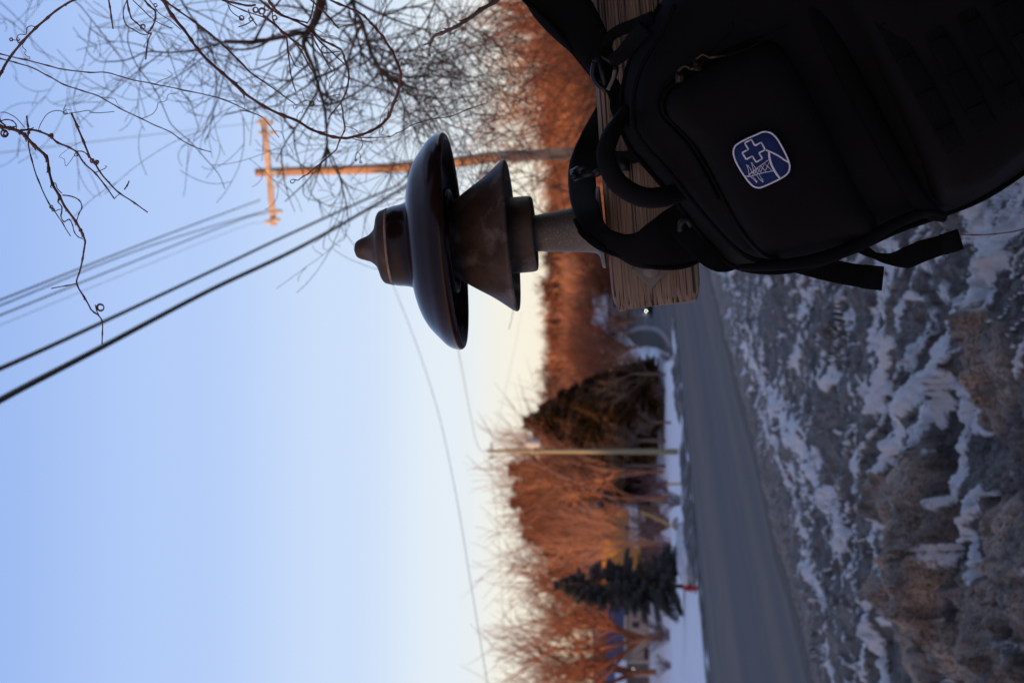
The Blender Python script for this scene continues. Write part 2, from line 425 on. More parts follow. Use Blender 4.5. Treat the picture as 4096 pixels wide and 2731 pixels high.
# ------------------------------------------------------------------ near snow bank: dirty ploughed snow
def onz(X, Y, z): 
    d0 = P(X, Y, 1.0)-CAM; return CAM+d0*((z-CAMZ)/d0.z)
from mathutils import kdtree
BANDS = [  # traced crests / white drifts, photo px, (half width m, height m, whiteness)
 ([(2770, 1150), (2850, 1290), (2960, 1420), (3080, 1600), (3170, 1800), (3270, 2000), (3330, 2120)], .26, .04, 1.0),
 ([(2900, 1400), (2990, 1650), (3080, 1850), (3150, 2100), (3190, 2350), (3240, 2731)], .19, .05, .8),
 ([(3120, 1050), (3060, 1150), (3000, 1320)], .10, .03, .75),
 ([(3260, 1130), (3220, 1260), (3180, 1460)], .09, .03, .85),
 ([(3330, 1330), (3290, 1450), (3240, 1530)], .07, .03, .75),
 ([(3660, 1010), (3620, 1140), (3560, 1240), (3590, 1330), (3560, 1440)], .08, .03, .8),
 ([(3800, 1160), (3740, 1300), (3700, 1430)], .07, .03, .7),
 ([(4080, 1010), (3990, 1130), (3880, 1220), (3800, 1350), (3770, 1480), (3690, 1620), (3610, 1760), (3560, 1900), (3530, 2100), (3480, 2300), (3455, 2500), (3460, 2731)], .085, .10, 1.0),
 ([(3855, 1400), (3862, 1520), (3830, 1640), (3720, 1760), (3650, 1900), (3585, 2050)], .07, .09, .95),
 ([(4096, 1060), (4040, 1180), (4020, 1340), (4060, 1500), (4080, 1600)], .07, .10, 1.0),
 ([(3855, 1480), (3900, 1600), (3905, 1800), (3890, 2000), (3880, 2130), (3900, 2230)], .06, .07, .95),
 ([(3985, 1980), (3960, 2150), (3990, 2330), (4020, 2500), (4096, 2640)], .06, .06, .9),
 ([(3560, 1150), (3600, 1040), (3640, 960)], .12, .02, .8),
 ([(3980, 980), (3940, 900), (3960, 820), (4060, 740)], .14, .02, .85),
 ([(3240, 1800), (3190, 1900), (3290, 2170), (3300, 2400), (3310, 2731)], .05, .05, .6),
 ([(4096, 1180), (4060, 1300), (4075, 1440), (4090, 1560)], .04, .06, .9), ([(4040, 1900), (4060, 2100), (4096, 2300)], .05, .06, .7), ([(3290, 2050), (3330, 2200), (3340, 2400)], .05, .04, .7),
 ([(3480, 1010), (3440, 1120), (3380, 1300), (3370, 1400)], .05, .02, .8), ([(3720, 1000), (3700, 1150), (3640, 1290), (3650, 1420)], .05, .02, .75), ([(2870, 1250), (2960, 1500), (3040, 1760), (3090, 1980)], .12, .03, .75), ([(3010, 1180), (2990, 1300), (2960, 1360)], .08, .02, .7),
 ([(3380, 2250), (3400, 2400), (3370, 2600), (3390, 2731)], .05, .05, .7),
]
CLUMPS = [((3740, 2140), .50, .30, .26), ((3780, 2420), .45, .25, .16), ((3520, 2000), .2, .18, .10), ((3950, 2600), .35, .3, .14),
          ((3620, 2560), .30, .22, .13), ((3460, 2350), .16, .16, .08), ((3980, 1480), .30, .25, .08), ((4050, 2250), .3, .25, .10)]
bandw = []
for pts, hw, ht, wh in BANDS:
    c = catmull([Vector((a, b, 0)) for a, b in pts], 5)
    kd = kdtree.KDTree(len(c))
    for i_, q in enumerate(c):
        w_ = onz(q.x, q.y, .42); kd.insert((w_.x, w_.y*.45, 0), i_)
    kd.balance(); bandw.append((kd, hw, ht, wh))
clw = [(onz(c[0], c[1], .5), a, b, h) for c, a, b, h in CLUMPS]
def bank(x, y):
    L_ = -(x*RD.y-y*RD.x); S_ = x*RD.x+y*RD.y
    lipn = .25*noise.noise(Vector((S_*.25, 4.2, 0)))+.10*noise.noise(Vector((S_*1.6, 9.2, 0)))
    t_ = 7.4+lipn-L_
    z = .02+.17*smooth(0, .5, t_)+.22*smooth(.8, 6.5, t_)-.12*smooth(.4, 1.2, t_)*(1-smooth(1.2, 2.6, t_))
    u = Vector((x*1.0+y*.35, y*.28, 0))
    ridges = 1-abs(noise.noise(u*1.3))*2
    z += .11*ridges*smooth(.2, 1, t_)*(1 if ridges > 0 else .5)
    z += .05*noise.noise(Vector((x*2.6, y*1.3, 3)))*smooth(.1, .6, t_)
    f = 0; q = Vector((x*7, y*5, 1)); am = .5
    for _ in range(4): f += am*noise.noise(q); q = q*2.3; am *= .62
    z += .085*f*smooth(0, .3, t_)
    snow = .0
    for pts, hw, ht, wh in bandw:
        best = pts.find((x, y*.45, 0))[2]**2
        if best < (hw*4)**2:
            dd = math.sqrt(best)/hw; dd += .9*noise.noise(Vector((x*4, y*2.6, 5)))+.75*noise.noise(Vector((x*13, y*8, 5)))+.15
            z += .85*ht*math.exp(-max(dd, 0)**2*1.2); snow = max(snow, wh*(1-smooth(.6, 1.35, dd)))
    kill = 0.0; clump = .45*(1-smooth(.5, 2.4, t_))
    for c, a, b, h in clw:
        dd = math.hypot((x-c.x)/a, (y-c.y)/(b*3.2))
        dd += .25*noise.noise(Vector((x*5, y*3, 8)))+.1*noise.noise(Vector((x*17, y*11, 8)))
        if dd < 1.2:
            bmp = math.sqrt(max(0, 1-min(1, dd)**2)); z += 1.05*h*bmp; cw = 1-smooth(.7, 1.05, dd); clump = max(clump, cw); kill = max(kill, cw); 
    sp = .7*noise.noise(Vector((x*1.2+y*.3, y*.6, 11)))+.7*noise.noise(Vector((x*3.4+y*.9, y*1.7, 12)))+.5*noise.noise(Vector((x*11+y*2, y*6, 13)))
    snow = max(snow, .8*smooth(.44, .64, sp))
    ca = x*.97+y*.25+.12*noise.noise(Vector((x*3, y*1.1, 21))); al = y*.97-x*.25
    s1 = 1-abs(noise.noise(Vector((ca*2.7, al*.42, 31))))*2; s2 = 1-abs(noise.noise(Vector((ca*6.5, al*1.0, 33))))*2
    msk = smooth(-.05, .25, noise.noise(Vector((x*.9, y*.35, 41))))
    q1 = smooth(.85, .95, s1+.10*noise.noise(Vector((x*12, y*6, 2))))*smooth(-.2, .15, noise.noise(Vector((x*1.7, y*.8, 43)))); q2 = smooth(.87, .96, s2)*msk
    snow = max(snow, .9*q1, .8*q2); z += (.045*q1+.022*q2)*smooth(.3, 1, t_)
    z += .05*max(0, noise.noise(Vector((ca*1.6, al*.5, 51))))*smooth(.5, 1.5, t_)
    snow *= (1-.85*kill)
    snow *= smooth(.45, 1.1, t_)
    return z, snow, clump
rowsD = [5.0]
while rowsD[-1] < 170: rowsD.append(rowsD[-1]*(1.04 if rowsD[-1] < 8.6 else 1.0052 if rowsD[-1] < 45 else 1.012))
cols = [-9000, -6000, -4000, -2600, -1600, -1000, -600, -300, 0, 200, 400, 550] + [650+i*5.0 for i in range(470)] + [3100, 3400, 3900, 5000, 7000, 10000]
mb = MB(); sn = []; cl = []
for d in rowsD:
    for c in cols:
        x = (1365.5-c)/FPX*d; y = d
        z, s_, k_ = bank(x, y); mb.v.append(Vector((x, y, z+g(y)))); sn.append(s_); cl.append(k_)
nc = len(cols)
for i in range(len(rowsD)-1):
    for j in range(nc-1): 
        a_ = i*nc+j
        if mb.v[a_].z > .021 or mb.v[a_+1].z > .021 or mb.v[a_+nc].z > .021:
            mb.f.append((a_, a_+nc, a_+nc+1, a_+1))
mb.a = {'snow': sn, 'clump': cl}
m_bank = bpy.data.materials.new('dirty_snow'); m_bank.use_nodes = True
t = m_bank.node_tree; L = t.links.new; b = t.nodes['Principled BSDF']; b.inputs['Roughness'].default_value = .55
co = t.nodes.new('ShaderNodeTexCoord')
def nzn(s_, d=8, r=.6, st=(1, 1, 1)):
    mp = t.nodes.new('ShaderNodeMapping'); mp.inputs['Scale'].default_value = st; L(co.outputs['Object'], mp.inputs[0])
    n = t.nodes.new('ShaderNodeTexNoise'); n.inputs['Scale'].default_value = s_; n.inputs['Detail'].default_value = d; n.inputs['Roughness'].default_value = r
    L(mp.outputs[0], n.inputs['Vector']); return n.outputs[0]
def rampn(src, a, c1, b_, c2):
    r = t.nodes.new('ShaderNodeValToRGB'); r.color_ramp.elements[0].position = a; r.color_ramp.elements[1].position = b_
    r.color_ramp.elements[0].color = (*c1, 1); r.color_ramp.elements[1].color = (*c2, 1); L(src, r.inputs[0]); return r.outputs[0]
def mixn(f_, a, b_, bl='MIX'):
    m = t.nodes.new('ShaderNodeMix'); m.data_type = 'RGBA'; m.blend_type = bl
    if isinstance(f_, float): m.inputs[0].default_value = f_
    else: L(f_, m.inputs[0])
    L(a, m.inputs[6]); L(b_, m.inputs[7]); return m.outputs[2]
dirt = rampn(nzn(42, 6, .8), .42, (.014, .010, .008), .60, (.20, .15, .125))
tan = rampn(nzn(48, 6, .8), .40, (.06, .038, .026), .60, (.60, .44, .33))
at1 = t.nodes.new('ShaderNodeAttribute'); at1.attribute_name = 'clump'
at2 = t.nodes.new('ShaderNodeAttribute'); at2.attribute_name = 'snow'
big = rampn(nzn(2.2, 6, .65), .40, (.42, .40, .39), .62, (1.35, 1.30, 1.28))
c0 = mixn(1.0, mixn(at1.outputs['Fac'], dirt, tan), big, 'MULTIPLY')
wh = rampn(nzn(6, 8, .6), .3, (.76, .77, .82), .6, (.90, .91, .95))
ad = t.nodes.new('ShaderNodeMath'); ad.operation = 'ADD'; L(at2.outputs['Fac'], ad.inputs[0])
sb = t.nodes.new('ShaderNodeMath'); sb.operation = 'MULTIPLY_ADD'; L(nzn(30, 6, .7), sb.inputs[0]); sb.inputs[1].default_value = 1.5; sb.inputs[2].default_value = -.75
L(sb.outputs[0], ad.inputs[1])
fac = rampn(ad.outputs[0], .38, (0, 0, 0), .72, (1, 1, 1))
c1 = mixn(fac, c0, wh)
grit = rampn(nzn(48, 3, .5), .66, (1, 1, 1), .72, (.30, .27, .25))
L(mixn(.55, c1, grit, 'MULTIPLY'), b.inputs['Base Color'])
bp = t.nodes.new('ShaderNodeBump'); bp.inputs['Strength'].default_value = 1.0; bp.inputs['Distance'].default_value = .05
L(nzn(40, 6, .8), bp.inputs['Height']); L(bp.outputs[0], b.inputs['Normal'])
struct('snow_bank', mb, m_bank)
# ------------------------------------------------------------------ crossarm with insulator
CR5 = lambda pts: pts
A_UP = (UP*math.cos(math.radians(5.0)) - RT*math.sin(math.radians(5.0)))
A_UP = (A_UP*math.cos(math.radians(4.0)) + FWD*math.sin(math.radians(4.0))).normalized()    # insulator axis (up), leaning left and away
B_RT = (RT*math.cos(math.radians(4.2)) + UP*math.sin(math.radians(4.2)))                     # along the timber
B_UP = (UP*math.cos(math.radians(4.2)) - RT*math.sin(math.radians(4.2)))
B_UP = (B_UP*math.cos(math.radians(4.0)) + FWD*math.sin(math.radians(4.0))).normalized()
B_FW = B_RT.cross(B_UP)*-1                                                                   # away from the camera
if B_FW.dot(FWD) < 0: B_FW = -B_FW
K = 2.66/FPX
bd = 2.615
ctl = P(2628, 1220, bd)                      # centre of the front face at its left end
H2 = 180*bd/FPX; DEP = .092; LEN = 1.75
arm = thing('wooden_crossarm', 'weathered grey wooden beam that holds the brown insulator and the hanging backpack', 'beam', ctl)
mb = MB(); nseg = 60; ring = []
sec = []                                      # rounded square section
rr = .011
for cx_, cy_, a0 in ((1, 1, 0), (-1, 1, 90), (-1, -1, 180), (1, -1, 270)):
    for k in range(4):
        an = math.radians(a0+k*30); sec.append((cx_*(H2-rr)+rr*math.cos(an), cy_*(DEP/2-rr)+rr*math.sin(an)))
ctr = ctl+B_FW*DEP/2
for i in range(nseg+1):
    xx = LEN*(i/nseg)**1.3
    sh = 1-.11*math.exp(-xx/.009)            # chewed, eased end
    for (u_, v_) in sec:
        jit = .0016*noise.noise(Vector((xx*5, u_*30, v_*30)))
        end = (.006*noise.noise(Vector((u_*22, v_*22, 4)))+.003*noise.noise(Vector((u_*90, v_*90, 4)))+u_*-.045) if i == 0 else (u_*-.045*math.exp(-xx/.06))
        mb.v.append(ctr+B_RT*(xx+end)+B_UP*(u_*sh+jit)+B_FW*(v_*sh+jit))
ns = len(sec)
for i in range(nseg):
    for k in range(ns):
        k2 = (k+1) % ns; mb.f.append((i*ns+k, i*ns+k2, (i+1)*ns+k2, (i+1)*ns+k))
mb.f.append(tuple(reversed(range(ns)))); mb.f.append(tuple(nseg*ns+k for k in range(ns)))
# local axes along the grain: put the beam in its own rotated frame so that the wood grain follows it
Mrot = Matrix((B_RT, B_FW, B_UP)).transposed()
def obj_frame(name, mb, mat_, parent, rot, org):
    ri = rot.transposed(); me = bpy.data.meshes.new(name)
    me.from_pydata([ri @ (v-org) for v in mb.v], [], mb.f); me.materials.append(mat_)
    me.polygons.foreach_set('use_smooth', [True]*len(me.polygons))
    o = bpy.data.objects.new(name, me); C.objects.link(o); o.parent = parent
    o.matrix_local = Matrix.Translation(org-parent.location) @ rot.to_4x4(); return o
beam = obj_frame('beam', mb, m_wood, arm, Mrot, ctl)
# bolt hole bored through the beam
hb = MB(); hc = P(2592, 731, bd); hb.lathe([(.0108, -.1), (.0108, .25)], hc, B_FW, 28)
cut = obj_frame('bore', hb, m_wood, arm, Mrot, ctl)
md = beam.modifiers.new('b', 'BOOLEAN'); md.operation = 'DIFFERENCE'; md.object = cut; md.solver = 'EXACT'
bpy.context.view_layer.update()
dg = bpy.context.evaluated_depsgraph_get()
nm = bpy.data.meshes.new_from_object(beam.evaluated_get(dg)); beam.modifiers.clear(); beam.data = nm
bpy.data.objects.remove(cut); autosmooth(beam, 40)
# square washer with its bolt head
mb = MB(); wc = P(2604, 1076, bd)-B_FW*.003
wr = Matrix.Rotation(math.radians(47), 3, B_FW); wu = wr @ B_UP; wv = wr @ B_RT
s_ = 56*bd/FPX
mb.box(wc, wu*s_, wv*s_, B_FW*.0042)
o = obj('washer', mb, m_washer, arm, False)
bv = o.modifiers.new('b', 'BEVEL'); bv.width = .0012; bv.segments = 2
mb = MB(); mb.lathe([(0.0, -.009), (.007, -.0088), (.0095, -.007), (.0105, -.003), (.0108, 0)], wc-B_FW*.002, B_FW, 24)
obj('bolt_head', mb, m_washer, arm)
mb = MB(); n0 = P(2440, 470, bd)-B_FW*.001
mb.tube([n0, n0+B_RT*.012-B_FW*.004-B_UP*.006, n0+B_RT*.02-B_FW*.004-B_UP*.011], .0011, 6)
obj('splinter', mb, m_barkd, arm)
mb = MB(); pc = ctr+B_RT*1.62; mb.box(Vector((pc.x, pc.y+.05+.09, (pc.z+.25)/2)), Vector((.07, 0, 0)), Vector((0, .085, 0)), Vector((0, 0, (pc.z+.25)/2)))
o = obj('post', mb, m_wood, arm, False); bv = o.modifiers.new('b', 'BEVEL'); bv.width = .008; bv.segments = 2

# insulator
m_glaze = mat('brown_glaze', (.014, .0055, .005), (.030, .012, .009), 7, .18, .12, 30, coat=0, c3=(.105, .070, .058), s3=6, bdist=.001, spec=.2)
m_clay = mat('weathered_brown_glaze', (.052, .032, .021), (.105, .070, .054), 24, .5, .35, 120, c3=(.20, .155, .14), s3=34, bdist=.001, spec=.25)
m_cap = mat('rusty_iron', (.036, .026, .020), (.10, .042, .020), 22, .62, .5, 140, metal=.25, c3=(.14, .10, .08), s3=30, bdist=.001)
m_cem = mat('cement_line', (.26, .15, .09), (.48, .36, .27), 90, .9, .6, 200, bdist=.001)
m_pin = mat('grey_steel_pin', (.095, .084, .074), (.15, .128, .105), 14, .55, .35, 260, metal=.2, c3=(.20, .165, .13), s3=420, bdist=.001)
org = P(1808, 964, 2.66); DOWN = -A_UP
ins = thing('insulator', 'brown glazed ceramic insulator with a wide dish, standing on a steel pin on the beam', 'insulator', P(2412, 915, 2.66))
def prof(pts, n=5):
    c = catmull([Vector((a, b, 0)) for a, b in pts], n); return [(max(q.x, 0)*K, q.y*K) for q in c]
mb = MB(); mb.lathe(prof([(0, -396), (14, -393), (30, -386), (40, -370), (47, -350), (56, -330), (76, -310), (105, -299), (128, -293), (143, -283), (149, -268), (151, -252), (120, -248)]), org, DOWN, 80)
obj('cap', mb, m_cap, ins)
mb = MB(); mb.lathe(prof([(140, -256), (152, -256), (155, -251), (154, -245), (140, -243)], 3), org, DOWN, 80)
obj('cement_joint', mb, m_cem, ins)
mb = MB(); mb.lathe(prof([(120, -249), (150, -248), (157, -240), (161, -222), (164, -200), (169, -180), (176, -166), (186, -161), (244, -153), (294, -138), (333, -119), (362, -98), (388, -76),
    (410, -57), (424, -40), (433, -20), (436, -4), (431, 9), (420, 15), (408, 12), (402, 0), (396, -18), (380, -45), (350, -66), (300, -74), (250, -70), (222, -52), (213, -20), (210, 4), (203, 10), (195, 4), (188, -20),
    (176, -60), (150, -80), (118, -84), (104, -70), (100, -30), (100, 40)], 4), org, DOWN, 128)
obj('upper_shell', mb, m_glaze, ins)
mb = MB(); mb.lathe(prof([(90, -75), (106, -60), (122, -32), (148, 6), (196, 77), (237, 142), (268, 184), (288, 209), (299, 224), (303, 234), (300, 242), (292, 244), (283, 236), (268, 214), (235, 170), (205, 135),
    (172, 122), (158, 130), (153, 150), (152, 200), (152, 290), (151, 318), (147, 330), (139, 334), (131, 328), (126, 300), (118, 240), (80, 230)], 4), org, DOWN, 112)
obj('lower_shell', mb, m_clay, ins)
mb = MB(); mb.lathe(prof([(40, 225), (66, 228), (70, 300), (73, 345), (79, 400), (86, 470), (93, 530), (99, 565), (106, 578), (122, 586), (150, 590), (160, 593), (162, 600), (160, 606), (120, 607)], 4), org, DOWN, 64)
obj('pin', mb, m_pin, ins)

# ------------------------------------------------------------------ backpack
m_bag = mat('black_nylon', (.0048, .0042, .0040), (.0065, .0058, .0056), 5, .8, .35, 500, spec=.13, bdist=.0004)
m_bagl = mat('black_nylon_light', (.0040, .0036, .0036), (.0055, .0050, .0050), 5, .85, .3, 500, spec=.07, bdist=.0004)
m_web = mat('black_webbing', (.0048, .0043, .0042), (.0075, .0068, .0066), 30, .85, .3, 700, spec=.07, bdist=.0005)
m_plast = mat('black_buckle_plastic', (.010, .010, .011), (.016, .016, .017), 10, .35, .05, 50, spec=.25)
m_zip = mat('zip_teeth', (.004, .004, .004), (.007, .007, .007), 400, .8, .3, 900, bdist=.0005, spec=.08)
m_brass = mat('dark_brass_pull', (.03, .02, .012), (.05, .034, .02), 20, .4, .1, 50, metal=.8)
def rib(m):                                   # woven ribs across the webbing
    t = m.node_tree; L = t.links.new; b = t.nodes['Principled BSDF']
    co = t.nodes.new('ShaderNodeTexCoord'); wv = t.nodes.new('ShaderNodeTexWave'); wv.inputs['Scale'].default_value = 130; wv.bands_direction = 'Z'
    L(co.outputs['Object'], wv.inputs['Vector'])
    bp = t.nodes.new('ShaderNodeBump'); bp.inputs['Strength'].default_value = .6; bp.inputs['Distance'].default_value = .001
    L(wv.outputs[1], bp.inputs['Height']); L(bp.outputs[0], b.inputs['Normal'])
rib(m_web)
NB = -FWD                                     # bag faces the camera
bag = thing('backpack', 'large black backpack with a blue and white patch, hanging from the wooden beam', 'backpack', P(2500, 470, 2.5))
def OL(pts, D, n=5): return catmull([P(a, b, D) for a, b in pts], n, True)
def RB(name, pts, hws, th, mat_, nrm=None, n=6, sides=14, parent=None, sup=3.5):   # pts (X,Y,D); hws px
    c = catmull([P(*p) for p in pts], n); m = len(pts)
    hw = []
    for i in range(len(c)):
        u_ = i/n; a = min(int(u_), m-1); b_ = min(a+1, m-1); f_ = u_-a
        D = pts[a][2]*(1-f_)+pts[b_][2]*f_
        hw.append((hws[a]*(1-f_)+hws[b_]*f_)*px(D))
    mb = MB(); mb.ribbon(c, hw, th, nrm or NB, sides, sup)
    return obj(name, mb, mat_, parent or bag)
body = [(2484, 450), (2474, 490), (2495, 545), (2531, 605), (2570, 645), (2612, 697), (2655, 745), (2700, 800), (2752, 871), (2804, 935), (2856, 993), (2913, 1053), (2985, 1078), (3070, 1086),
        (3150, 1082), (3236, 1066), (3320, 1043), (3402, 1008), (3490, 965), (3585, 924), (3660, 892), (3734, 870), (3830, 840), (3924, 796), (4010, 745), (4096, 688),
        (4220, 590), (4330, 430), (4330, 250), (4220, 0), (4060, -290), (3900, -520), (3700, -640), (3450, -640), (3200, -540), (2900, -330), (2720, -130), (2640, 15), (2575, 124), (2515, 240), (2490, 340)]
mb = MB(); mb.pillow(OL(body, 2.49, 4), NB, .075, .085, 3.2, 14, .006, 1)
obj('body', mb, m_bag, bag)
def tubeline(name, pts, D, r, mat_, parent=None, n=5, sides=8, closed=False):
    mb = MB(); c = catmull([P(a, b, D) if not isinstance(D, list) else P(a, b, D[i]) for i, (a, b) in enumerate(pts)], n, closed)
    mb.tube(c, r, sides); return obj(name, mb, mat_, parent or bag)
tubeline('piping', [(2640, 20), (2580, 130), (2520, 245), (2492, 345), (2480, 450), (2476, 495), (2498, 550), (2533, 610), (2614, 702), (2702, 806), (2806, 940), (2915, 1056), (3070, 1090), (3236, 1070), (3402, 1012), (3585, 928), (3734, 874), (3924, 800), (4096, 692), (4220, 594)],
         2.487, .0026, m_bagl)
tubeline('main_zip', [(2700, 20), (2640, 140), (2572, 255), (2540, 350), (2530, 440), (2536, 510), (2580, 585), (2660, 670), (2745, 775), (2840, 890), (2930, 985), (3010, 1035), (3110, 1050)], 2.428, .0028, m_zip)
pocket = [(2634, 420), (2645, 375), (2672, 340), (2760, 275), (2900, 195), (3030, 140), (3100, 148), (3165, 225), (3260, 400), (3390, 650), (3480, 830), (3512, 915), (3500, 960), (3400, 985), (3270, 1020), (3130, 1048), (3060, 1032), (3000, 985), (2945, 915), (2880, 800), (2815, 680), (2760, 590), (2700, 520), (2650, 470)]
mb = MB(); mb.pillow(OL(pocket, 2.432, 4), NB, .038, 0, 3.0, 12, .011, 5)
fp = obj('front_pocket', mb, m_bag, bag)
tubeline('pocket_zip', [(p[0]-8, p[1]) for p in pocket[19:]]+[(p[0]-6, p[1]-4) for p in pocket[:6]], 2.424, .0026, m_zip, fp)
tubeline('pocket_piping', [(p[0]+14, p[1]-6) for p in pocket[15:]]+[(p[0]+16, p[1]+6) for p in pocket[:6]], 2.418, .0018, m_bagl, fp)
# zip pullers
for (a, b_) in (((2718, 308), (2800, 268)), ((2790, 262), (2905, 222))):
    mb = MB(); r0 = P(a[0], a[1], 2.40); mb.box(r0, RT*.006, UP*.004, FWD*.003)
    mb.tube(catmull([P(a[0]-6, a[1]-22, 2.396), P(a[0]+22, a[1]-44, 2.392), P(a[0]+46, a[1]-30, 2.392)], 4), .0018, 6)
    mb.tube([P(a[0]+44, a[1]-32, 2.392), P(*b_, 2.395)], .0022, 6)
    obj('zip_pull', mb, m_brass, bag)
RB('pull_cord', [(2905, 222, 2.395), (2990, 195, 2.40), (3070, 150, 2.40), (3150, 100, 2.40)], [7, 6, 6, 7], .002, m_web, sup=2)
RB('pull_cord', [(2800, 262, 2.395), (2850, 200, 2.40), (2920, 130, 2.40), (2930, 90, 2.40)], [6, 6, 6, 6], .002, m_web, sup=2)
# lower pocket, seam flap and load-bearing webbing rows
low = [(3330, -40), (3440, 180), (3560, 430), (3660, 640), (3720, 770), (3780, 820), (3860, 806), (3960, 760), (4070, 672), (4190, 560), (4260, 420), (4220, 200), (4080, -80), (3920, -350), (3750, -520), (3500, -480), (3340, -250)]
mb = MB(); mb.pillow(OL(low, 2.432, 5), NB, .050, 0, 3.4, 12, .006, 9)
lp = obj('lower_pocket', mb, m_bag, bag)
RB('seam_flap', [(3150, -120, 2.425), (3262, 60, 2.418), (3390, 290, 2.414), (3510, 510, 2.414), (3620, 710, 2.418), (3700, 830, 2.432), (3770, 868, 2.46)], [40, 42, 42, 42, 40, 34, 22], .006, m_bagl, sup=2.4)
dirw = Vector((454, 821)).normalized()
for k in range(4):
    ax_ = 3560+k*150*.89; ay_ = 120-k*150*.455
    L0 = 640-k*25
    pts_ = [(ax_+dirw.x*t_*L0, ay_+dirw.y*t_*L0, 2.378+.010*(2*t_-.9)**2) for t_ in (-.55, -.2, .15, .5, .85)]
    RB('webbing_row', pts_, [44]*5, .0013, m_web, parent=lp)
    for q in range(5):
        t_ = -.3+q*.25; cx_ = ax_+dirw.x*t_*L0; cy_ = ay_+dirw.y*t_*L0
        mb = MB(); mb.tube([P(cx_-dirw.y*40, cy_+dirw.x*40, 2.3755+.010*(2*t_-.9)**2), P(cx_+dirw.y*40, cy_-dirw.x*40, 2.3755+.010*(2*t_-.9)**2)], .0013, 5)
        obj('bar_tack', mb, m_bagl, lp)
RB('side_fold', [(2960, 1070, 2.43), (3100, 1062, 2.418), (3260, 1040, 2.418), (3420, 985, 2.42), (3560, 905, 2.425), (3690, 850, 2.432), (3760, 862, 2.45)], [12, 22, 28, 28, 24, 20, 10], .008, m_bagl, sup=2)
# straps
RB('carry_handle', [(2500, 440, 2.47), (2468, 500, 2.46), (2437, 560, 2.45), (2423, 615, 2.445), (2436, 672, 2.44), (2468, 728, 2.44), (2520, 768, 2.44), (2580, 790, 2.44), (2650, 788, 2.45), (2730, 765, 2.47)],
   [20, 30, 36, 38, 40, 42, 42, 42, 42, 40], .0095, m_bag, sup=2)
def dirn(v): return v.normalized()
RB('shoulder_strap', [(2440, 470, 2.72), (2385, 560, 2.74), (2345, 635, 2.73), (2328, 700, 2.70), (2335, 790, 2.64), (2357, 865, 2.59), (2388, 925, 2.565), (2428, 958, 2.55), (2490, 985, 2.545), (2560, 998, 2.54), (2635, 980, 2.54), (2705, 952, 2.545), (2790, 905, 2.55)],
   [70, 66, 60, 56, 56, 50, 44, 42, 50, 76, 102, 120, 125], .0075, m_bag, n=6, sides=16)
tubeline('strap_edging', [(2300, 880), (2335, 942), (2402, 994), (2504, 1032), (2592, 1064), (2672, 1072), (2744, 1064), (2796, 1042)], [2.60, 2.565, 2.545, 2.54, 2.535, 2.535, 2.54, 2.545], .0026, m_bagl)
RB('tab', [(2315, 922, 2.555), (2340, 945, 2.55), (2380, 972, 2.545), (2420, 995, 2.54)], [8, 12, 12, 6], .0015, m_web)
mb = MB()                                     # adjuster on the loop
for (a, b_, r_) in (((2290, 690), (2352, 662), .0042), ((2300, 712), (2400, 690), .0042), ((2290, 690), (2300, 712), .003), ((2352, 662), (2400, 690), .003)):
    mb.tube([P(a[0], a[1], 2.615), P((a[0]+b_[0])/2, (a[1]+b_[1])/2-2, 2.60), P(b_[0], b_[1], 2.60)], r_, 8)
obj('adjuster', mb, m_plast, bag)
RB('adjuster_webbing', [(2310, 660, 2.60), (2345, 645, 2.598), (2400, 640, 2.595), (2470, 636, 2.585), (2560, 625, 2.56), (2610, 620, 2.53)], [38, 40, 42, 32, 24, 20], .0016, m_web)
mb = MB(); mb.box(P(2497, 662, 2.575), RT*.006, UP*.006, FWD*.003); mb.tube([P(2376, 697, 2.575), P(2408, 683, 2.572)], .0045, 8); obj('buckle', mb, m_plast, bag)
RB('shoulder_strap', [(2130, -170, 2.56), (2180, -90, 2.56), (2230, 0, 2.56), (2285, 75, 2.555), (2335, 140, 2.55), (2378, 205, 2.545), (2408, 262, 2.54), (2425, 310, 2.54)],
   [125, 122, 118, 108, 92, 74, 60, 48], .0075, m_bag, sides=16)
tubeline('strap_edging', [(2050, -60), (2106, 8), (2187, 81), (2255, 157), (2298, 213), (2345, 272), (2368, 300)], 2.545, .003, m_bagl)
mb = MB()
bk = [(2378, 250), (2372, 300), (2390, 336), (2420, 358), (2440, 345), (2458, 300), (2462, 262), (2430, 240), (2398, 228)]
mb.tube(catmull([P(a, b_, 2.515) for a, b_ in bk]+[P(*bk[0], 2.515)], 5), .0032, 8)
mb.tube([P(2395, 232, 2.512), P(2412, 300, 2.508), P(2424, 356, 2.512)], .003, 8)
obj('buckle', mb, m_plast, bag)
mb = MB(); cc = catmull([P(2460, 280, 2.50), P(2454, 310, 2.50), P(2444, 335, 2.50), P(2432, 360, 2.50)], 4); mb.ribbon(cc, 8*px(2.5), .0018, NB, 10)
obj('buckle_bar', mb, mat('satin_plastic', (.13, .12, .11), (.18, .16, .14), 10, .4), bag)
RB('buckle_webbing', [(2400, 280, 2.52), (2440, 330, 2.51), (2470, 390, 2.50), (2478, 440, 2.48), (2520, 500, 2.45)], [30, 32, 34, 36, 30], .0018, m_web)
RB('webbing_loop', [(2428, 190, 2.53), (2440, 150, 2.525), (2480, 122, 2.52), (2540, 100, 2.50), (2610, 70, 2.46)], [20, 22, 24, 26, 26], .0018, m_web)
RB('webbing_loop', [(2445, 250, 2.50), (2490, 215, 2.49), (2530, 170, 2.475), (2580, 110, 2.45)], [26, 30, 34, 34], .0018, m_web)
RB('strap_root', [(2478, 470, 2.50), (2450, 505, 2.51), (2425, 548, 2.53), (2412, 590, 2.57)], [14, 20, 22, 20], .003, m_web)
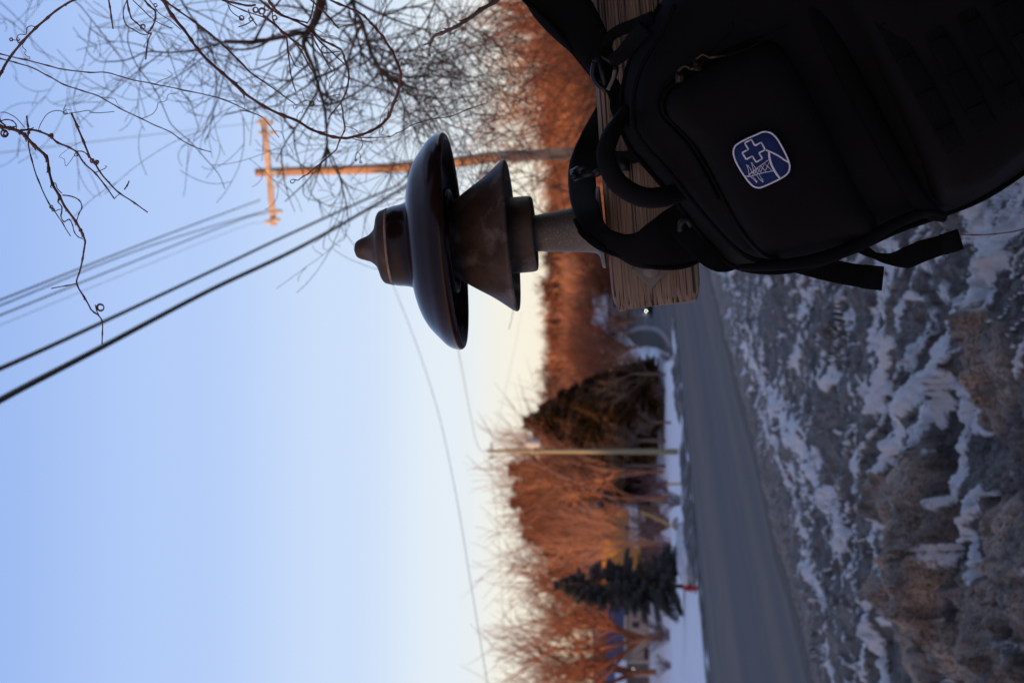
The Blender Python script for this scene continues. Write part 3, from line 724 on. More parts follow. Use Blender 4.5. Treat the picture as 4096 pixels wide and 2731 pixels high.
RB('adjusting_strap', [(2705, 900, 2.50), (2755, 952, 2.49), (2795, 985, 2.485), (2830, 1022, 2.48), (2868, 1046, 2.485), (2905, 1050, 2.49), (2950, 1036, 2.50), (3010, 1030, 2.52)], [36, 40, 42, 42, 40, 38, 38, 36], .0014, m_web)
mb = MB(); mb.tube(catmull([P(2722, 925, 2.487), P(2724, 895, 2.485), P(2745, 880, 2.485), P(2765, 905, 2.487)], 5), .0038, 8); obj('buckle', mb, m_plast, bag)
ds = RB('dangling_strap', [(3080, 1010, 2.55), (3180, 1044, 2.545), (3300, 1076, 2.54), (3400, 1097, 2.535), (3480, 1109, 2.53), (3527, 1113, 2.53)], [46, 46, 46, 46, 47, 47], .0013, m_web)
mb = MB(); mb.ribbon([P(3450, 1105, 2.524), P(3490, 1110, 2.523), P(3531, 1114, 2.523)], 49*px(2.53), .0028, NB, 14, 4); obj('folded_end', mb, m_web, ds)
nn_ = [(-FWD), (-FWD), (-FWD*.6+RT*.5), (-FWD*.3+RT*.8), (-FWD*.8+RT*.5), -FWD, -FWD]
pts_ = [(3400, 960, 2.52), (3445, 992, 2.515), (3500, 1022, 2.51), (3560, 1036, 2.50), (3625, 1030, 2.495), (3690, 1004, 2.49), (3760, 982, 2.49), (3838, 957, 2.49)]
c = catmull([P(*p) for p in pts_], 6); hws_ = [26, 24, 14, 24, 44, 44, 40, 40]
hw = [ (hws_[min(int(i/6), 7)]*(1-(i/6-int(i/6)))+hws_[min(int(i/6)+1, 7)]*(i/6-int(i/6)))*px(2.5) for i in range(len(c))]
mb = MB(); mb.ribbon(c, hw, .0013, NB, 14, 4); ds = obj('dangling_strap', mb, m_web, bag)
mb = MB(); mb.ribbon([P(3768, 980, 2.482), P(3805, 968, 2.481), P(3842, 956, 2.481)], 43*px(2.48), .0028, NB, 14, 4); obj('folded_end', mb, m_web, ds)

# embroidered patch
PD = 2.3835
m_blue = mat('blue_embroidery', (.005, .022, .105), (.008, .030, .14), 900, .85, .6, 1500, bdist=.0004, sheen=.1)
m_white = mat('white_embroidery', (.78, .74, .84), (.92, .88, .94), 900, .85, .6, 1600, bdist=.0004)
c4 = lambda x, y, d=PD: P(2700+x/2.614, 400+y/2.614, d)
brd = [(960, 335), (1012, 352), (1066, 405), (1120, 495), (1165, 585), (1195, 665), (1196, 728), (1165, 780), (1100, 823), (1000, 872), (925, 905), (870, 917), (818, 900), (768, 852), (708, 768), (655, 680), (622, 605), (611, 545), (625, 490), (668, 452), (750, 408), (850, 364), (910, 338)]
cx0 = sum(a for a, b in brd)/len(brd); cy0 = sum(b for a, b in brd)/len(brd)
mb = MB(); ol = catmull([c4(cx0+(a-cx0)*1.045, cy0+(b-cy0)*1.045) for a, b in brd], 4, True)
mb.pillow(ol, NB, .0014, .012, 8, 4); patch = obj('patch', mb, m_blue, bag, label='blue and white embroidered patch')
def stitch(name, pts, r, closed=False, sm=False):
    pp = [c4(a, b, PD-.0016) for a, b in pts]
    if sm: pp = catmull(pp, 5, closed)
    if closed: pp = pp+[pp[0], pp[1]]
    mb = MB(); mb.ribbon(pp, r*PD/FPX/2.614, .0007, NB, 8, 2.2); return obj(name, mb, m_white, patch)
stitch('border', brd, 9, True, True)
cross_ = [(798, 412), (835, 478), (903, 443), (943, 520), (878, 555), (915, 612), (850, 652), (808, 586), (745, 622), (702, 552), (768, 517), (728, 450)]
mb = MB(); pp = [c4(a, b, PD-.0016) for a, b in cross_]
for i in range(12): mb.tube([pp[i], pp[(i+1) % 12]], 8.5*PD/FPX/2.614, 8); 
obj('cross', mb, m_white, patch)
stitch('hill_line', [(952, 524), (1000, 543), (1080, 583), (1145, 628), (1188, 652)], 9, False, True)
stitch('hill_line', [(984, 545), (988, 605), (1015, 690), (1060, 770), (1100, 824)], 12, False, True)
mb = MB()
for a in ([(985, 622), (870, 705), (785, 775), (762, 800), (735, 792)], [(1028, 742), (940, 757), (860, 777), (790, 798), (760, 802)]):
    mb.tube([c4(*q, PD-.0016) for q in a], 5.5*PD/FPX/2.614, 6)
for a in ([(990, 640), (942, 748)], [(940, 668), (1012, 738)], [(936, 668), (893, 760)], [(900, 690), (945, 745)], [(898, 694), (862, 768)], [(862, 715), (900, 755)], [(860, 720), (835, 775)], [(832, 738), (862, 765)], [(830, 745), (812, 782)], [(805, 758), (835, 772)],
          [(745, 676), (765, 720), (775, 785)], [(747, 678), (792, 722), (806, 765)], [(752, 682), (772, 692)], [(795, 652), (812, 700), (822, 745)], [(797, 654), (835, 700), (850, 730)], [(800, 656), (818, 664)],
          [(782, 795), (830, 835), (855, 866)], [(805, 790), (838, 830), (858, 864)], [(852, 850), (862, 842)], [(850, 780), (880, 825), (922, 862)], [(878, 772), (900, 815), (922, 858)], [(912, 835), (924, 828)], [(905, 822), (915, 825)]):
    mb.tube([c4(*q, PD-.0016) for q in a], 3.6*PD/FPX/2.614, 5)
obj('tower', mb, m_white, patch)
# ------------------------------------------------------------------ vines close to the camera
rv = random.Random(11)
def crop(ox, oy, s): return lambda x, y: (ox+x/s, oy+y/s)
k5 = crop(0, 0, 2.091); k6 = crop(900, 0, 1.96); k7 = crop(0, 400, 1.3067)
def curl(cx, cy, r, turns=1.6, n=14, ph=0.0, grow=.5):
    return [(cx+r*(1-grow*i/n)*math.cos(ph+turns*2*math.pi*i/n), cy+r*(1-grow*i/n)*math.sin(ph+turns*2*math.pi*i/n)) for i in range(n+1)]
def vine(label, stems, D, root=None, group=None, knots=True, name='vine', mat_=None):
    """stems: list of (crop function, points, start px width, end px width[, depth offset])"""
    mb = MB(); first = None
    for st in stems:
        kf, pts, w0, w1 = st[:4]; dz = st[4] if len(st) > 4 else 0.0
        q = [kf(*p) for p in pts]; m = len(q)
        raw = []
        for i, (a, b_) in enumerate(q):
            dd = D+dz+.05*noise.noise(Vector((a*.004, b_*.004, D)))
            raw.append(P(a, b_, dd))
        n = 5; c = catmull(raw, n); L_ = len(c)
        rad = []
        for i in range(L_):
            u_ = i/(L_-1); w_ = w0*(1-u_)+w1*u_
            if w0 > 4 and knots and i % n == 0 and 0 < i < L_-1: w_ *= 1.55 if rv.random() < .7 else 1.1
            elif w0 > 4 and knots and i % n in (1, n-1): w_ *= 1.12
            rad.append(w_*.5*px(D+dz))
        if w0 > 3:                             # slight natural kinks
            c = [p+Vector((noise.noise(p*60), 0, noise.noise(p*60+Vector((5, 5, 5)))))*.0006 for p in c]
        mb.tube(c, rad, 6)
        if first is None: first = c[0]
        if w0 > 6 and knots:
            for i in range(n, L_-1, n):
                if rv.random() < .5:
                    tdir = (c[i+1]-c[i-1]).normalized(); sd = tdir.cross(FWD)*rv.choice((-1, 1)); e_ = c[i]+(sd*.7+tdir).normalized()*rad[i]*rv.uniform(1.8, 3)
                    mb.tube([c[i], e_], [rad[i]*.6, rad[i]*.25], 5)
    o = obj(name, mb, mat_ or m_vine, None, loc=first); tag(o, label, 'vine', group or 'bare grape vines hanging in front of the sky'); return o
vine('knotty bare vine sprig with curled tendrils hanging alone against blue sky above the black cables', [
    (k7, [(-60, 110), (0, 138), (50, 148), (100, 165), (130, 185), (180, 240), (242, 297), (255, 360), (275, 440), (310, 503), (345, 565), (395, 635), (430, 700), (445, 740)], 15, 8),
    (k7, [(445, 740), (440, 785), (432, 830), (416, 900), (402, 960), (440, 1030), (478, 1097)], 8, 6), (k7, [(478, 1097), (512, 1122), (533, 1157), (536, 1220), (535, 1277)], 6, 4.5),
    (k7, [(402, 960), (350, 970), (267, 986)], 5, 4), (k7, [(105, 160), (155, 156), (200, 162), (262, 190), (300, 222), (360, 247), (400, 272), (435, 325), (500, 385), (550, 450), (597, 517)], 9, 5),
    (k7, [(597, 517), (612, 500), (632, 487)], 4, 3), (k7, [(650, 468), (665, 448), (676, 424)], 6, 6), (k7, [(372, 68), (400, 130), (435, 215), (470, 300)], 8, 8),
    (k7, [(470, 300), (495, 330), (520, 372), (565, 428), (625, 487), (700, 537), (773, 586)], 8, 5), (k7, [(140, 82), (144, 130), (148, 160)], 7, 7),
    (k7, [(148, 165), (148, 220), (165, 310), (200, 420), (255, 540), (290, 590), (330, 650), (368, 710)], 6, 4),
    (k7, [(200, 160), (214, 120), (245, 78), (285, 56), (325, 60), (350, 74), (374, 68), (410, 62), (465, 53), (474, 64), (535, 68), (597, 61)], 3.4, 3),
    (k7, [(3, 66), (30, 66), (85, 95), (130, 146)], 3.5, 3), (k7, [(-10, 66), (2, 110), (30, 135)], 9, 6), (k7, [(0, 112), (30, 103), (65, 110), (83, 128), (86, 150)], 5, 4),
    (k7, [(400, 272), (368, 320), (343, 346), (336, 310), (310, 296), (345, 265), (375, 243), (424, 220)], 2.6, 1.5),
    (k7, [(325, 497), (370, 503), (415, 525), (430, 562), (412, 592), (400, 632)], 5, 4), (k7, [(306, 508), (304, 532), (325, 560), (318, 605), (333, 637), (362, 625), (380, 655), (388, 690), (408, 716), (432, 726)], 5, 4),
    (k7, [(275, 440), (290, 436), (300, 465), (322, 488)], 4, 4), (k7, [(268, 445), (264, 455), (272, 462)], 4, 3), (k7, [(400, 268), (430, 270), (455, 285), (465, 305)], 5, 4),
    (k7, curl(397, 285, 11, 1.2), 4, 3.5), (k7, curl(340, 65, 13, 1.7), 2.6, 2), (k7, curl(22, 175, 22, 2.4, 22), 4, 3.5), (k7, curl(30, 178, 14, 1.8, 16, 2), 4, 3), (k7, curl(525, 1085, 21, 1.5, 16, 2.4, .3), 4.5, 4), (k7, curl(527, 1083, 16, 1.3, 14, 0, .1), 4, 3.5),
    (k7, [(478, 1097), (492, 1110), (515, 1122), (505, 1100), (498, 1070)], 4.5, 4), (k7, [(330, 52), (338, 38), (345, 26)], 2.6, 2.4), (k7, [(335, 48), (355, 52), (371, 50)], 2.4, 2),
    (k7, curl(421, 680, 10, 1.6, 12), 4, 3), (k7, [(256, 546), (285, 580), (305, 573), (325, 574), (318, 610)], 3.5, 3.5), (k7, curl(268, 560, 9, 2.6, 18, 0, .2), 4, 4), (k7, curl(278, 575, 8, 2.2, 16, 0, .2), 4, 4),
    (k7, curl(483, 318, 10, 2.4, 18, 0, .2), 6, 5), (k7, curl(508, 325, 9, 2.0, 14, 1, .5), 7, 5), (k7, [(500, 380), (525, 370), (550, 357), (556, 348), (548, 345)], 3.6, 3), (k7, curl(270, 185, 9, 1.2, 10, .5, .6), 9, 7),
    (k7, curl(105, 170, 9, 2.2, 16), 6, 5), (k7, curl(130, 180, 8, 2.2, 16, 1), 6, 5), (k7, curl(150, 172, 7, 1.8, 12, 2), 5, 4)], 2.72)
vine('thick dark vine cane crossing the upper corner of the sky with one curly tendril', [
    (k5, [(760, -60), (640, -5), (560, 30), (480, 82), (400, 150), (300, 235), (190, 350), (90, 472), (35, 560), (15, 600), (-20, 660)], 8, 11),
    (k5, [(298, 228), (262, 218), (225, 238), (215, 290), (160, 290), (140, 320), (155, 360), (190, 372), (190, 398), (220, 425), (205, 445), (222, 470), (250, 480), (240, 495), (200, 492)], 4, 2.5),
    (k5, curl(150, 330, 16, 1.6), 3, 2), (k5, curl(95, 330, 16, 2.2, 18), 3.5, 2.5), (k5, [(95, 322), (120, 335), (150, 332)], 3.5, 3)], 2.66)
vine('long thin reddish vine stem running straight across the sky to the lit crossarm', [
    (k5, [(-60, 445), (0, 455), (190, 497), (400, 550), (530, 582), (750, 606), (897, 610), (1080, 660), (1295, 706), (1550, 758), (1870, 833), (2140, 960)], 5, 4),
    (k6, [(118, 860), (195, 880), (285, 915), (340, 970), (390, 1035), (427, 1080)], 4.2, 3), (k5, [(1300, 704), (1350, 672), (1420, 648), (1440, 620), (1400, 588)], 3, 2),
    (k6, [(385, 1030), (440, 1035), (465, 1090), (500, 1140), (515, 1160), (540, 1210)], 2.5, 1.8), (k6, [(0, 790), (60, 793), (120, 800), (155, 830), (150, 855)], 2.6, 2)], 2.85)
vine('thin olive vine stem lying just below the long reddish one', [
    (k5, [(-60, 475), (0, 490), (130, 525), (270, 566), (400, 635), (540, 711), (690, 762), (828, 806), (1000, 905), (1182, 994), (1300, 1050), (1425, 1105), (1500, 1160), (1600, 1216), (1680, 1250), (1765, 1270)], 5.5, 3.6),
    (k5, [(1182, 994), (1270, 958), (1310, 910), (1325, 860), (1370, 850), (1395, 835), (1410, 790), (1470, 785)], 3, 2.2), (k5, [(835, 812), (900, 818), (960, 830), (990, 880), (1035, 905)], 2.6, 1.8)], 2.95)
vine('stout red brown vine cane sweeping in one wide loop above the insulator', [
    (k5, [(1330, -60), (1365, 0), (1440, 130), (1540, 255)], 13, 13),
    (k5, [(1540, 255), (1600, 340), (1650, 410), (1750, 520), (1860, 612), (1950, 690), (2040, 770)], 12, 11), (k6, [(70, 658), (140, 722), (300, 832), (450, 902), (570, 950), (660, 1010), (750, 1045), (850, 1073), (960, 1083)], 11, 11),
    (k6, [(960, 1083), (1060, 1060), (1140, 1030), (1210, 990), (1250, 955), (1285, 910), (1320, 810), (1352, 745), (1370, 660), (1382, 575)], 11, 12), (k6, [(1382, 575), (1350, 490), (1310, 400), (1270, 340), (1235, 285), (1190, 235), (1150, 190), (1095, 130), (1030, 92), (900, 36), (780, -20)], 11, 8),
    (k6, [(1370, 570), (1362, 520), (1372, 470), (1400, 462), (1412, 485), (1430, 458), (1450, 484), (1470, 460), (1510, 440), (1560, 460), (1590, 440), (1610, 428)], 3.4, 2.6), (k6, curl(1605, 432, 10, 1.6), 3, 2.4),
    (k6, [(960, 1075), (1120, 1080), (1290, 1072), (1345, 1045), (1400, 1020), (1460, 985), (1530, 960), (1650, 930), (1770, 914), (1900, 860), (2056, 806)], 4.2, 4), (k6, [(1768, 912), (1770, 885), (1795, 845), (1832, 823)], 2.6, 2),
    (k6, [(1300, 800), (1255, 860), (1225, 920), (1213, 975), (1215, 1070)], 3, 2.6), (k6, [(1232, 995), (1242, 1015), (1228, 1035), (1230, 1058), (1290, 1066)], 3, 2.6), (k6, curl(1265, 895, 20, 1.2, 12), 2.6, 2),
    (k6, [(980, 1075), (1040, 1100), (1100, 1108), (1152, 1115), (1150, 1130)], 4, 3.5), (k6, [(570, 945), (565, 915), (590, 880), (605, 885), (620, 850), (690, 862)], 3, 2.4)], 2.62)
vine('second red brown vine cane running beside the stout loop', [
    (k5, [(1310, -50), (1345, 0), (1400, 30), (1480, 82), (1620, 182), (1755, 285), (1900, 412), (2060, 570)], 8, 7), (k6, [(90, 465), (170, 540), (240, 598), (400, 710), (470, 760), (535, 803)], 6, 4.5),
    (k6, [(240, 598), (330, 650), (410, 700), (465, 760)], 2.6, 2), (k6, [(535, 800), (560, 822), (600, 800), (640, 785), (665, 795), (690, 800), (715, 770), (735, 795), (780, 790), (820, 760), (905, 742)], 3.6, 3.6),
    (k6, curl(550, 835, 18, 1.2, 12), 3, 2.4), (k6, curl(680, 815, 22, 2.2, 20), 3.4, 3), (k6, [(580, 700), (605, 720), (625, 780), (640, 795)], 3, 3)], 2.76)
vine('tangled knot of russet vine canes and tendrils at the edge of the sky', [
    (k6, [(230, -40), (340, 60), (430, 115), (480, 135), (560, 160), (640, 180)], 8, 6), (k6, [(330, -40), (350, 20), (420, 100), (520, 150), (640, 212), (700, 262), (760, 312), (840, 355), (912, 388)], 8, 8),
    (k6, [(912, 388), (935, 440), (942, 480), (965, 545), (970, 615), (962, 670), (945, 735), (905, 808)], 7, 7), (k6, [(905, 808), (922, 870), (925, 920), (940, 995), (935, 1030), (900, 1100), (875, 1175)], 6, 6),
    (k6, [(875, 1175), (820, 1220), (780, 1252), (720, 1305), (655, 1362), (610, 1385), (570, 1418)], 5, 4), (k6, [(570, 1418), (540, 1408), (515, 1415), (512, 1430), (530, 1438), (548, 1420), (535, 1405)], 3.6, 4),
    (k6, [(640, 212), (720, 350), (780, 460), (842, 568)], 5, 5), (k6, [(650, 225), (760, 340), (880, 450), (975, 548)], 5.5, 5), (k6, [(300, 120), (400, 200), (470, 265), (560, 340), (600, 368)], 7, 9),
    (k6, [(480, 270), (490, 340), (500, 440), (512, 560), (530, 640), (556, 718)], 5.5, 5), (k6, [(560, 345), (600, 410), (650, 500), (695, 568)], 5.5, 5.5), (k6, [(-20, 5), (100, 30), (180, 45), (240, 42)], 9, 8),
    (k6, [(10, -20), (30, 60), (70, 110), (130, 150)], 4, 4), (k6, curl(130, 142, 22, 2.6, 26), 3, 2.6), (k6, [(0, 15), (150, 85), (300, 135), (340, 160), (470, 262)], 5, 5), (k6, [(640, -30), (740, 60), (820, 140), (890, 222)], 7, 6),
    (k6, [(890, 222), (940, 200), (1000, 192), (1065, 195), (1078, 230), (1075, 280)], 3.4, 2.4), (k6, [(905, 808), (850, 880), (808, 936)], 5, 5), (k6, [(905, 402), (850, 412), (780, 420), (755, 400), (760, 375), (785, 370), (800, 400)], 4.5, 4),
    (k6, [(800, 400), (800, 470), (825, 515), (850, 530), (855, 580), (822, 610), (840, 660)], 3.4, 2.6), (k6, [(825, 520), (800, 560), (792, 600), (820, 650), (818, 680), (858, 695), (855, 740), (880, 785)], 3.2, 2.6),
    (k6, [(700, -30), (690, 60), (670, 140), (640, 190)], 5, 5), (k6, [(460, -30), (400, 40), (350, 100)], 4, 4), (k6, [(660, 210), (740, 245), (790, 275), (850, 285), (950, 335)], 3, 1.8), (k6, [(940, 990), (985, 1000), (1030, 1025), (1065, 1075), (1078, 1130), (1060, 1175), (1032, 1198)], 3.6, 3.2),
    (k6, [(1032, 1198), (1025, 1230), (1025, 1250)], 3, 3), (k6, curl(1025, 1253, 9, 1.5), 3, 3), (k6, [(1032, 1198), (1055, 1205), (1062, 1235), (1058, 1260)], 3, 3), (k6, curl(1064, 1270, 11, 1.6), 2.8, 2.4),
    (k6, curl(240, 80, 26, 2.6, 24), 3, 2.6), (k6, curl(290, 90, 30, 2.8, 26, 2), 3, 2.6), (k6, curl(390, 140, 22, 2.2, 20), 3, 2.4), (k6, curl(330, 60, 26, 2, 20, 1), 3, 2.6), (k6, curl(205, 150, 20, 1.6, 14, 1), 3, 2.4),
    (k6, [(500, 405), (520, 450), (545, 510), (555, 520)], 4, 6), (k6, [(555, 520), (620, 545), (680, 590), (700, 630)], 2.6, 2), (k6, [(370, 90), (380, 160), (440, 250), (480, 300), (490, 420)], 4.5, 4), (k6, [(105, 215), (170, 190), (230, 150)], 5, 4), (k6, [(180, 70), (200, 130), (250, 205)], 4, 6)], 2.68)
vine('vine tendrils dangling beside the tangle with hooked cane ends', [
    (k5, [(905, -30), (918, 60), (930, 140), (946, 242)], 7, 6), (k5, [(1058, -30), (1075, 80), (1100, 158)], 8, 6), (k5, [(1100, 158), (1140, 190), (1190, 235), (1232, 278), (1270, 278)], 6, 5),
    (k5, [(1268, 280), (1240, 340), (1225, 420), (1218, 500)], 6, 6), (k5, [(1190, -30), (1240, 45), (1300, 90)], 7, 8), (k5, [(1300, 90), (1300, 160), (1275, 230), (1235, 280)], 8, 7),
    (k5, [(1060, 10), (1035, 70), (1030, 150), (1060, 215), (1110, 245), (1170, 282), (1215, 295), (1255, 285)], 4.5, 4), (k5, [(1110, 0), (1180, 70), (1262, 148)], 4, 5), (k5, [(1262, 148), (1340, 200), (1440, 238)], 3.4, 4),
    (k5, [(1240, -10), (1280, 40), (1330, 110), (1420, 170), (1510, 250)], 3.6, 3.6), (k5, curl(1300, 45, 18, 1.8, 16), 3, 2.4), (k5, curl(1195, 225, 24, 1.7, 16, 2), 4, 3.4), (k5, [(1232, 290), (1228, 350), (1210, 375), (1205, 405)], 3, 2.4),
    (k6, [(1242, -20), (1225, 20), (1250, 50), (1228, 90), (1240, 150), (1228, 190), (1242, 230), (1222, 278)], 2.8, 2.2)], 2.60)
vine('cut brown branch end, pale barked and smooth, pointing down at the top edge', [
    (k6, [(2200, -40), (2120, 10), (2000, 82), (1940, 130), (1885, 165), (1820, 205), (1760, 238), (1700, 262), (1645, 278)], 17, 13), (k6, [(1645, 278), (1620, 320), (1604, 362)], 12, 12), (k6, [(1625, 315), (1595, 340), (1562, 352)], 9, 6)],
    2.50, group=None, name='branch', mat_=mat('branch_bark', (.13, .075, .055), (.21, .13, .10), 30, .7, .5, 140, bdist=.001))
bpy.data.objects['branch']['category'] = 'branch'; del bpy.data.objects['branch']['group']
o = vine('thin dry brown stem curving over the dirty snow below the strap ends', [(lambda a, b: (a, b), [(3830, 938), (3900, 940), (3980, 936), (4060, 925), (4160, 900)], 5, 6)], 3.4, name='dry_stem'); o['category'] = 'stem'; del o['group']

# ------------------------------------------------------------------ bare trees (generator)
def grow(mb, r, p, d, length, rad, lev, cfg):
    n = 4 if lev > 0 else 3
    pts = [p]; q = p.copy(); dd = d.copy()
    for i in range(n):
        dd = (dd+Vector((r.uniform(-1, 1), r.uniform(-1, 1), r.uniform(-.6, 1)*cfg['up']))*cfg['wob']).normalized()
        q = q+dd*length/n; pts.append(q.copy())
    mb.tube(pts, [rad*(1-(1-cfg['tap'])*i/n) for i in range(n+1)], 5 if lev >= 3 else 3, cap=False)
    if lev == 0: return
    k = cfg['kids'][lev]
    for i in range(k):
        t_ = r.uniform(cfg['first'], 1.0) if i else 1.0
        idx = min(int(t_*n), n-1); f_ = t_*n-idx; o_ = pts[idx].lerp(pts[idx+1], f_)
        ax = (pts[idx+1]-pts[idx]).normalized(); side = ax.orthogonal(); side.rotate(Matrix.Rotation(r.uniform(0, 2*math.pi), 3, ax))
        an = math.radians(r.uniform(*cfg['ang']))
        nd = (ax*math.cos(an)+side*math.sin(an)+Vector((0, 0, cfg['trop']))).normalized()
        grow(mb, r, o_, nd, length*r.uniform(*cfg['len']), max(rad*cfg['rr']*(1-.3*t_), cfg['min']), lev-1, cfg)
def make_tree_mesh(seed, height, cfg, forks=1):
    r = random.Random(seed); tr = MB(); cr = MB()
    th = height*cfg['trunk']; p = Vector((0, 0, -.3)); pts = [p]; d = Vector((0, 0, 1))
    for i in range(5):
        d = (d+Vector((r.uniform(-1, 1), r.uniform(-1, 1), 0))*.05).normalized(); p = p+d*th/5; pts.append(p)
    r0 = height*cfg['girth']; tr.tube(pts, [r0*(1.25-.12*i) if i else r0*1.5 for i in range(6)], 8)
    for f_ in range(cfg['limbs']):
        t_ = 1-.5*(f_/cfg['limbs'])*cfg['spreadlow']; idx = min(int(t_*5), 4); o_ = pts[idx].lerp(pts[idx+1], t_*5-idx)
        a = f_*2.4+r.uniform(-.4, .4); an = math.radians(r.uniform(*cfg['limbang'])*(1 if f_ else .3))
        nd = Vector((math.cos(a)*math.sin(an), math.sin(a)*math.sin(an), math.cos(an)))
        grow(cr, r, o_, nd, (height-th)*r.uniform(.42, .58), r0*.55, cfg['lev'], cfg)
    return tr, cr
CF = dict(up=.5, wob=.16, tap=.6, kids={4: 5, 3: 6, 2: 6, 1: 6}, first=.2, ang=(18, 48), trop=.12, len=(.48, .72), rr=.62, min=.011, trunk=.26, girth=.014, limbs=6, spreadlow=1.0, limbang=(18, 48), lev=3)
TREES = []
m_twig2 = mat('twig_brown', (.17, .062, .032), (.25, .10, .055), .6, .9)
m_twig3 = mat('twig_pale', (.40, .18, .09), (.50, .25, .14), .6, .9)
def tree_proto(seed, H, tw=0, **kw):
    cfg = dict(CF); cfg.update(kw); tr, cr = make_tree_mesh(seed, H, cfg)
    def me_of(nm, mb_, m_):
        me = bpy.data.meshes.new(nm); me.from_pydata(mb_.v, [], mb_.f); me.materials.append(m_); me.polygons.foreach_set('use_smooth', [True]*len(me.polygons)); me.update(); return me
    return me_of('trunk', tr, m_bark), me_of('crown', cr, (m_twig, m_twig2, m_twig3)[tw]), H
def put_tree(proto, pos, H, rz, label, group, cat='tree', name='bare_tree', sx_=1.0):
    t_ = thing(name, label, cat, pos, group); s_ = H/proto[2]; t_.rotation_euler = (0, 0, rz); t_.scale = (s_*sx_, s_*sx_, s_)
    for nm, me in (('trunk', proto[0]), ('crown', proto[1])):
        o = bpy.data.objects.new(nm, me); C.objects.link(o); o.parent = t_
    return t_
KG = dict(kids={4: 4, 3: 5, 2: 5, 1: 4}, rr=.64, min=.016, len=(.5, .8), first=.25, ang=(14, 40), trop=.16)
protos = [tree_proto(3, 12, **KG), tree_proto(8, 12, tw=1, **dict(KG, limbang=(12, 30), trunk=.20, limbs=6)), tree_proto(15, 12, **dict(KG, limbang=(22, 52), trunk=.22, limbs=7, girth=.018)), tree_proto(21, 12, tw=2, **dict(KG, limbang=(8, 24), limbs=6, trunk=.16, trop=.26))]
rt = random.Random(5)
farp = [tree_proto(40+i, 8, tw=i % 3, min=.034, kids={4: 5, 3: 6, 2: 6, 1: 5}, limbs=8, limbang=(8+4*i, 26+7*i), trunk=.07+.03*i, girth=.016, trop=.22, len=(.5, .8), first=.1) for i in range(4)]
def tree_at(Xtop, Yc, D, label, group, proto=None, sx_=1.0, zoff=0.0, base=None):
    q = P(2000, Yc, D); z0 = (g(q.y)+.05 if base is None else base)+zoff; top = P(Xtop, Yc, D).z
    return put_tree(protos[rt.randrange(4) if proto is None else proto], Vector((q.x, q.y, z0)), max(top-z0, 2.0), rt.uniform(0, 6.28), label, group, sx_=sx_)
# the big bare tree by the house, and its neighbours in the row behind the lawn
G1 = 'bare trees in the row behind the snowy lawn'
spec = [(1925, 2535, 198, 'large spreading bare tree in front of the cream house, its trunk leaning', 2, 1.25), (1900, 1990, 185, 'tall forked bare tree rising between yellow marker and dark spruce', 0, 1.1), (1925, 1885, 196, 'bare tree just beyond the pole with the grey transformer', 3, .75),
        (1985, 2120, 205, 'orange lit bare tree behind the leaning yellow marker', 1, 1.0), (2060, 2230, 215, 'low bare tree with dense crown standing right of the dark spruce', 2, 1.2), (2080, 2370, 225, 'pale bare tree rising directly behind the dark spruce tip', 3, 1.1),
        (1930, 2680, 215, 'bare tree above the porch of the cream house', 1, 1.1), (2055, 1700, 240, 'thin bare tree whose twigs rise above the evergreen cluster', 3, .8), (2210, 2450, 236, 'bare tree behind the blue roof', 0, 1.1), (1960, 2060, 222, 'bare tree with crowded twigs behind the forked one', 2, 1.1),
        (1975, 1930, 235, 'bare tree standing back from the transformer pole', 1, 1.1), (2050, 2290, 240, 'bare tree filling the gap above the dark spruce shoulder', 0, 1.2), (2120, 2170, 175, 'short bare tree with dark low branches beside the reddish shrub', 3, .9), (1900, 2790, 210, 'bare tree cut by the picture edge past the porch', 0, 1.1),
        (2100, 2140, 252, 'rearmost bare tree above the leaning marker', 0, 1.3), (2230, 2620, 255, 'rearmost low bare tree behind the porch end of the house', 1, 1.3)]
for a, y_, d_, lb, pr, sx_ in spec: tree_at(a, y_, d_, lb, G1, pr, sx_)
# trees on the wooded slope and beside the junction
G2 = 'far bare trees'
def zone(y): return 'right of the brown utility pole' if y < 560 else 'behind the insulator pin' if y < 900 else 'over the wooden beam end' if y < 1240 else 'above the junction' if y < 1520 else 'past the evergreen cluster'
def far_label(y, d): return {290: 'lowest small orange bare tree', 325: 'second row small orange bare tree', 360: 'mid slope orange bare tree', 400: 'upper slope orange bare tree', 432: 'low brushy tree below the crest', 440: 'crest line orange bare tree'}[d]+' '+zone(y)
k = 0
for row, (d0, n_, xt) in enumerate([(290, 14, 2265), (325, 18, 2245), (360, 20, 2225), (400, 24, 2200), (432, 28, 2240), (440, 34, 2158)]):
    for i in range(n_):
        y_ = -150+(2050)*(i+rt.uniform(.1, .9))/n_; d_ = d0+rt.uniform(-14, 14)
        q = P(2000, y_, d_); base = hz(q.x, q.y) if q.y > 326 else g(q.y)
        top = P(xt+rt.uniform(-30, 45)+(14 if 560 < y_ < 1300 else 0), y_, d_).z
        put_tree(farp[rt.randrange(4)], Vector((q.x, q.y, base)), max(top-base, 4.5), rt.uniform(0, 6.28), far_label(y_, d0), G2+' '+zone(y_), sx_=1.25); k += 1
for a, y_, d_, lb in [(2225, 1290, 270, 'thin bare tree by the junction, nearest the wooden beam end'), (2240, 1385, 262, 'dark bare tree over the junction corner'), (2215, 1440, 275, 'bare tree with forked trunk left of the lit far pole'), (2200, 1510, 255, 'bare tree against the evergreen cluster edge'), (2420, 1275, 250, 'stunted dark tree beside the side road'), (2440, 1330, 262, 'stunted dark tree above the junction corner'), (2430, 1390, 248, 'stunted dark tree left of the corner snow patch'), (2450, 1440, 240, 'stunted dark tree right of the evergreens'), (2470, 1470, 225, 'lowest stunted dark tree touching the evergreens')]:
    tree_at(a, y_, d_, lb, 'bare trees by the junction', None, 1.1)
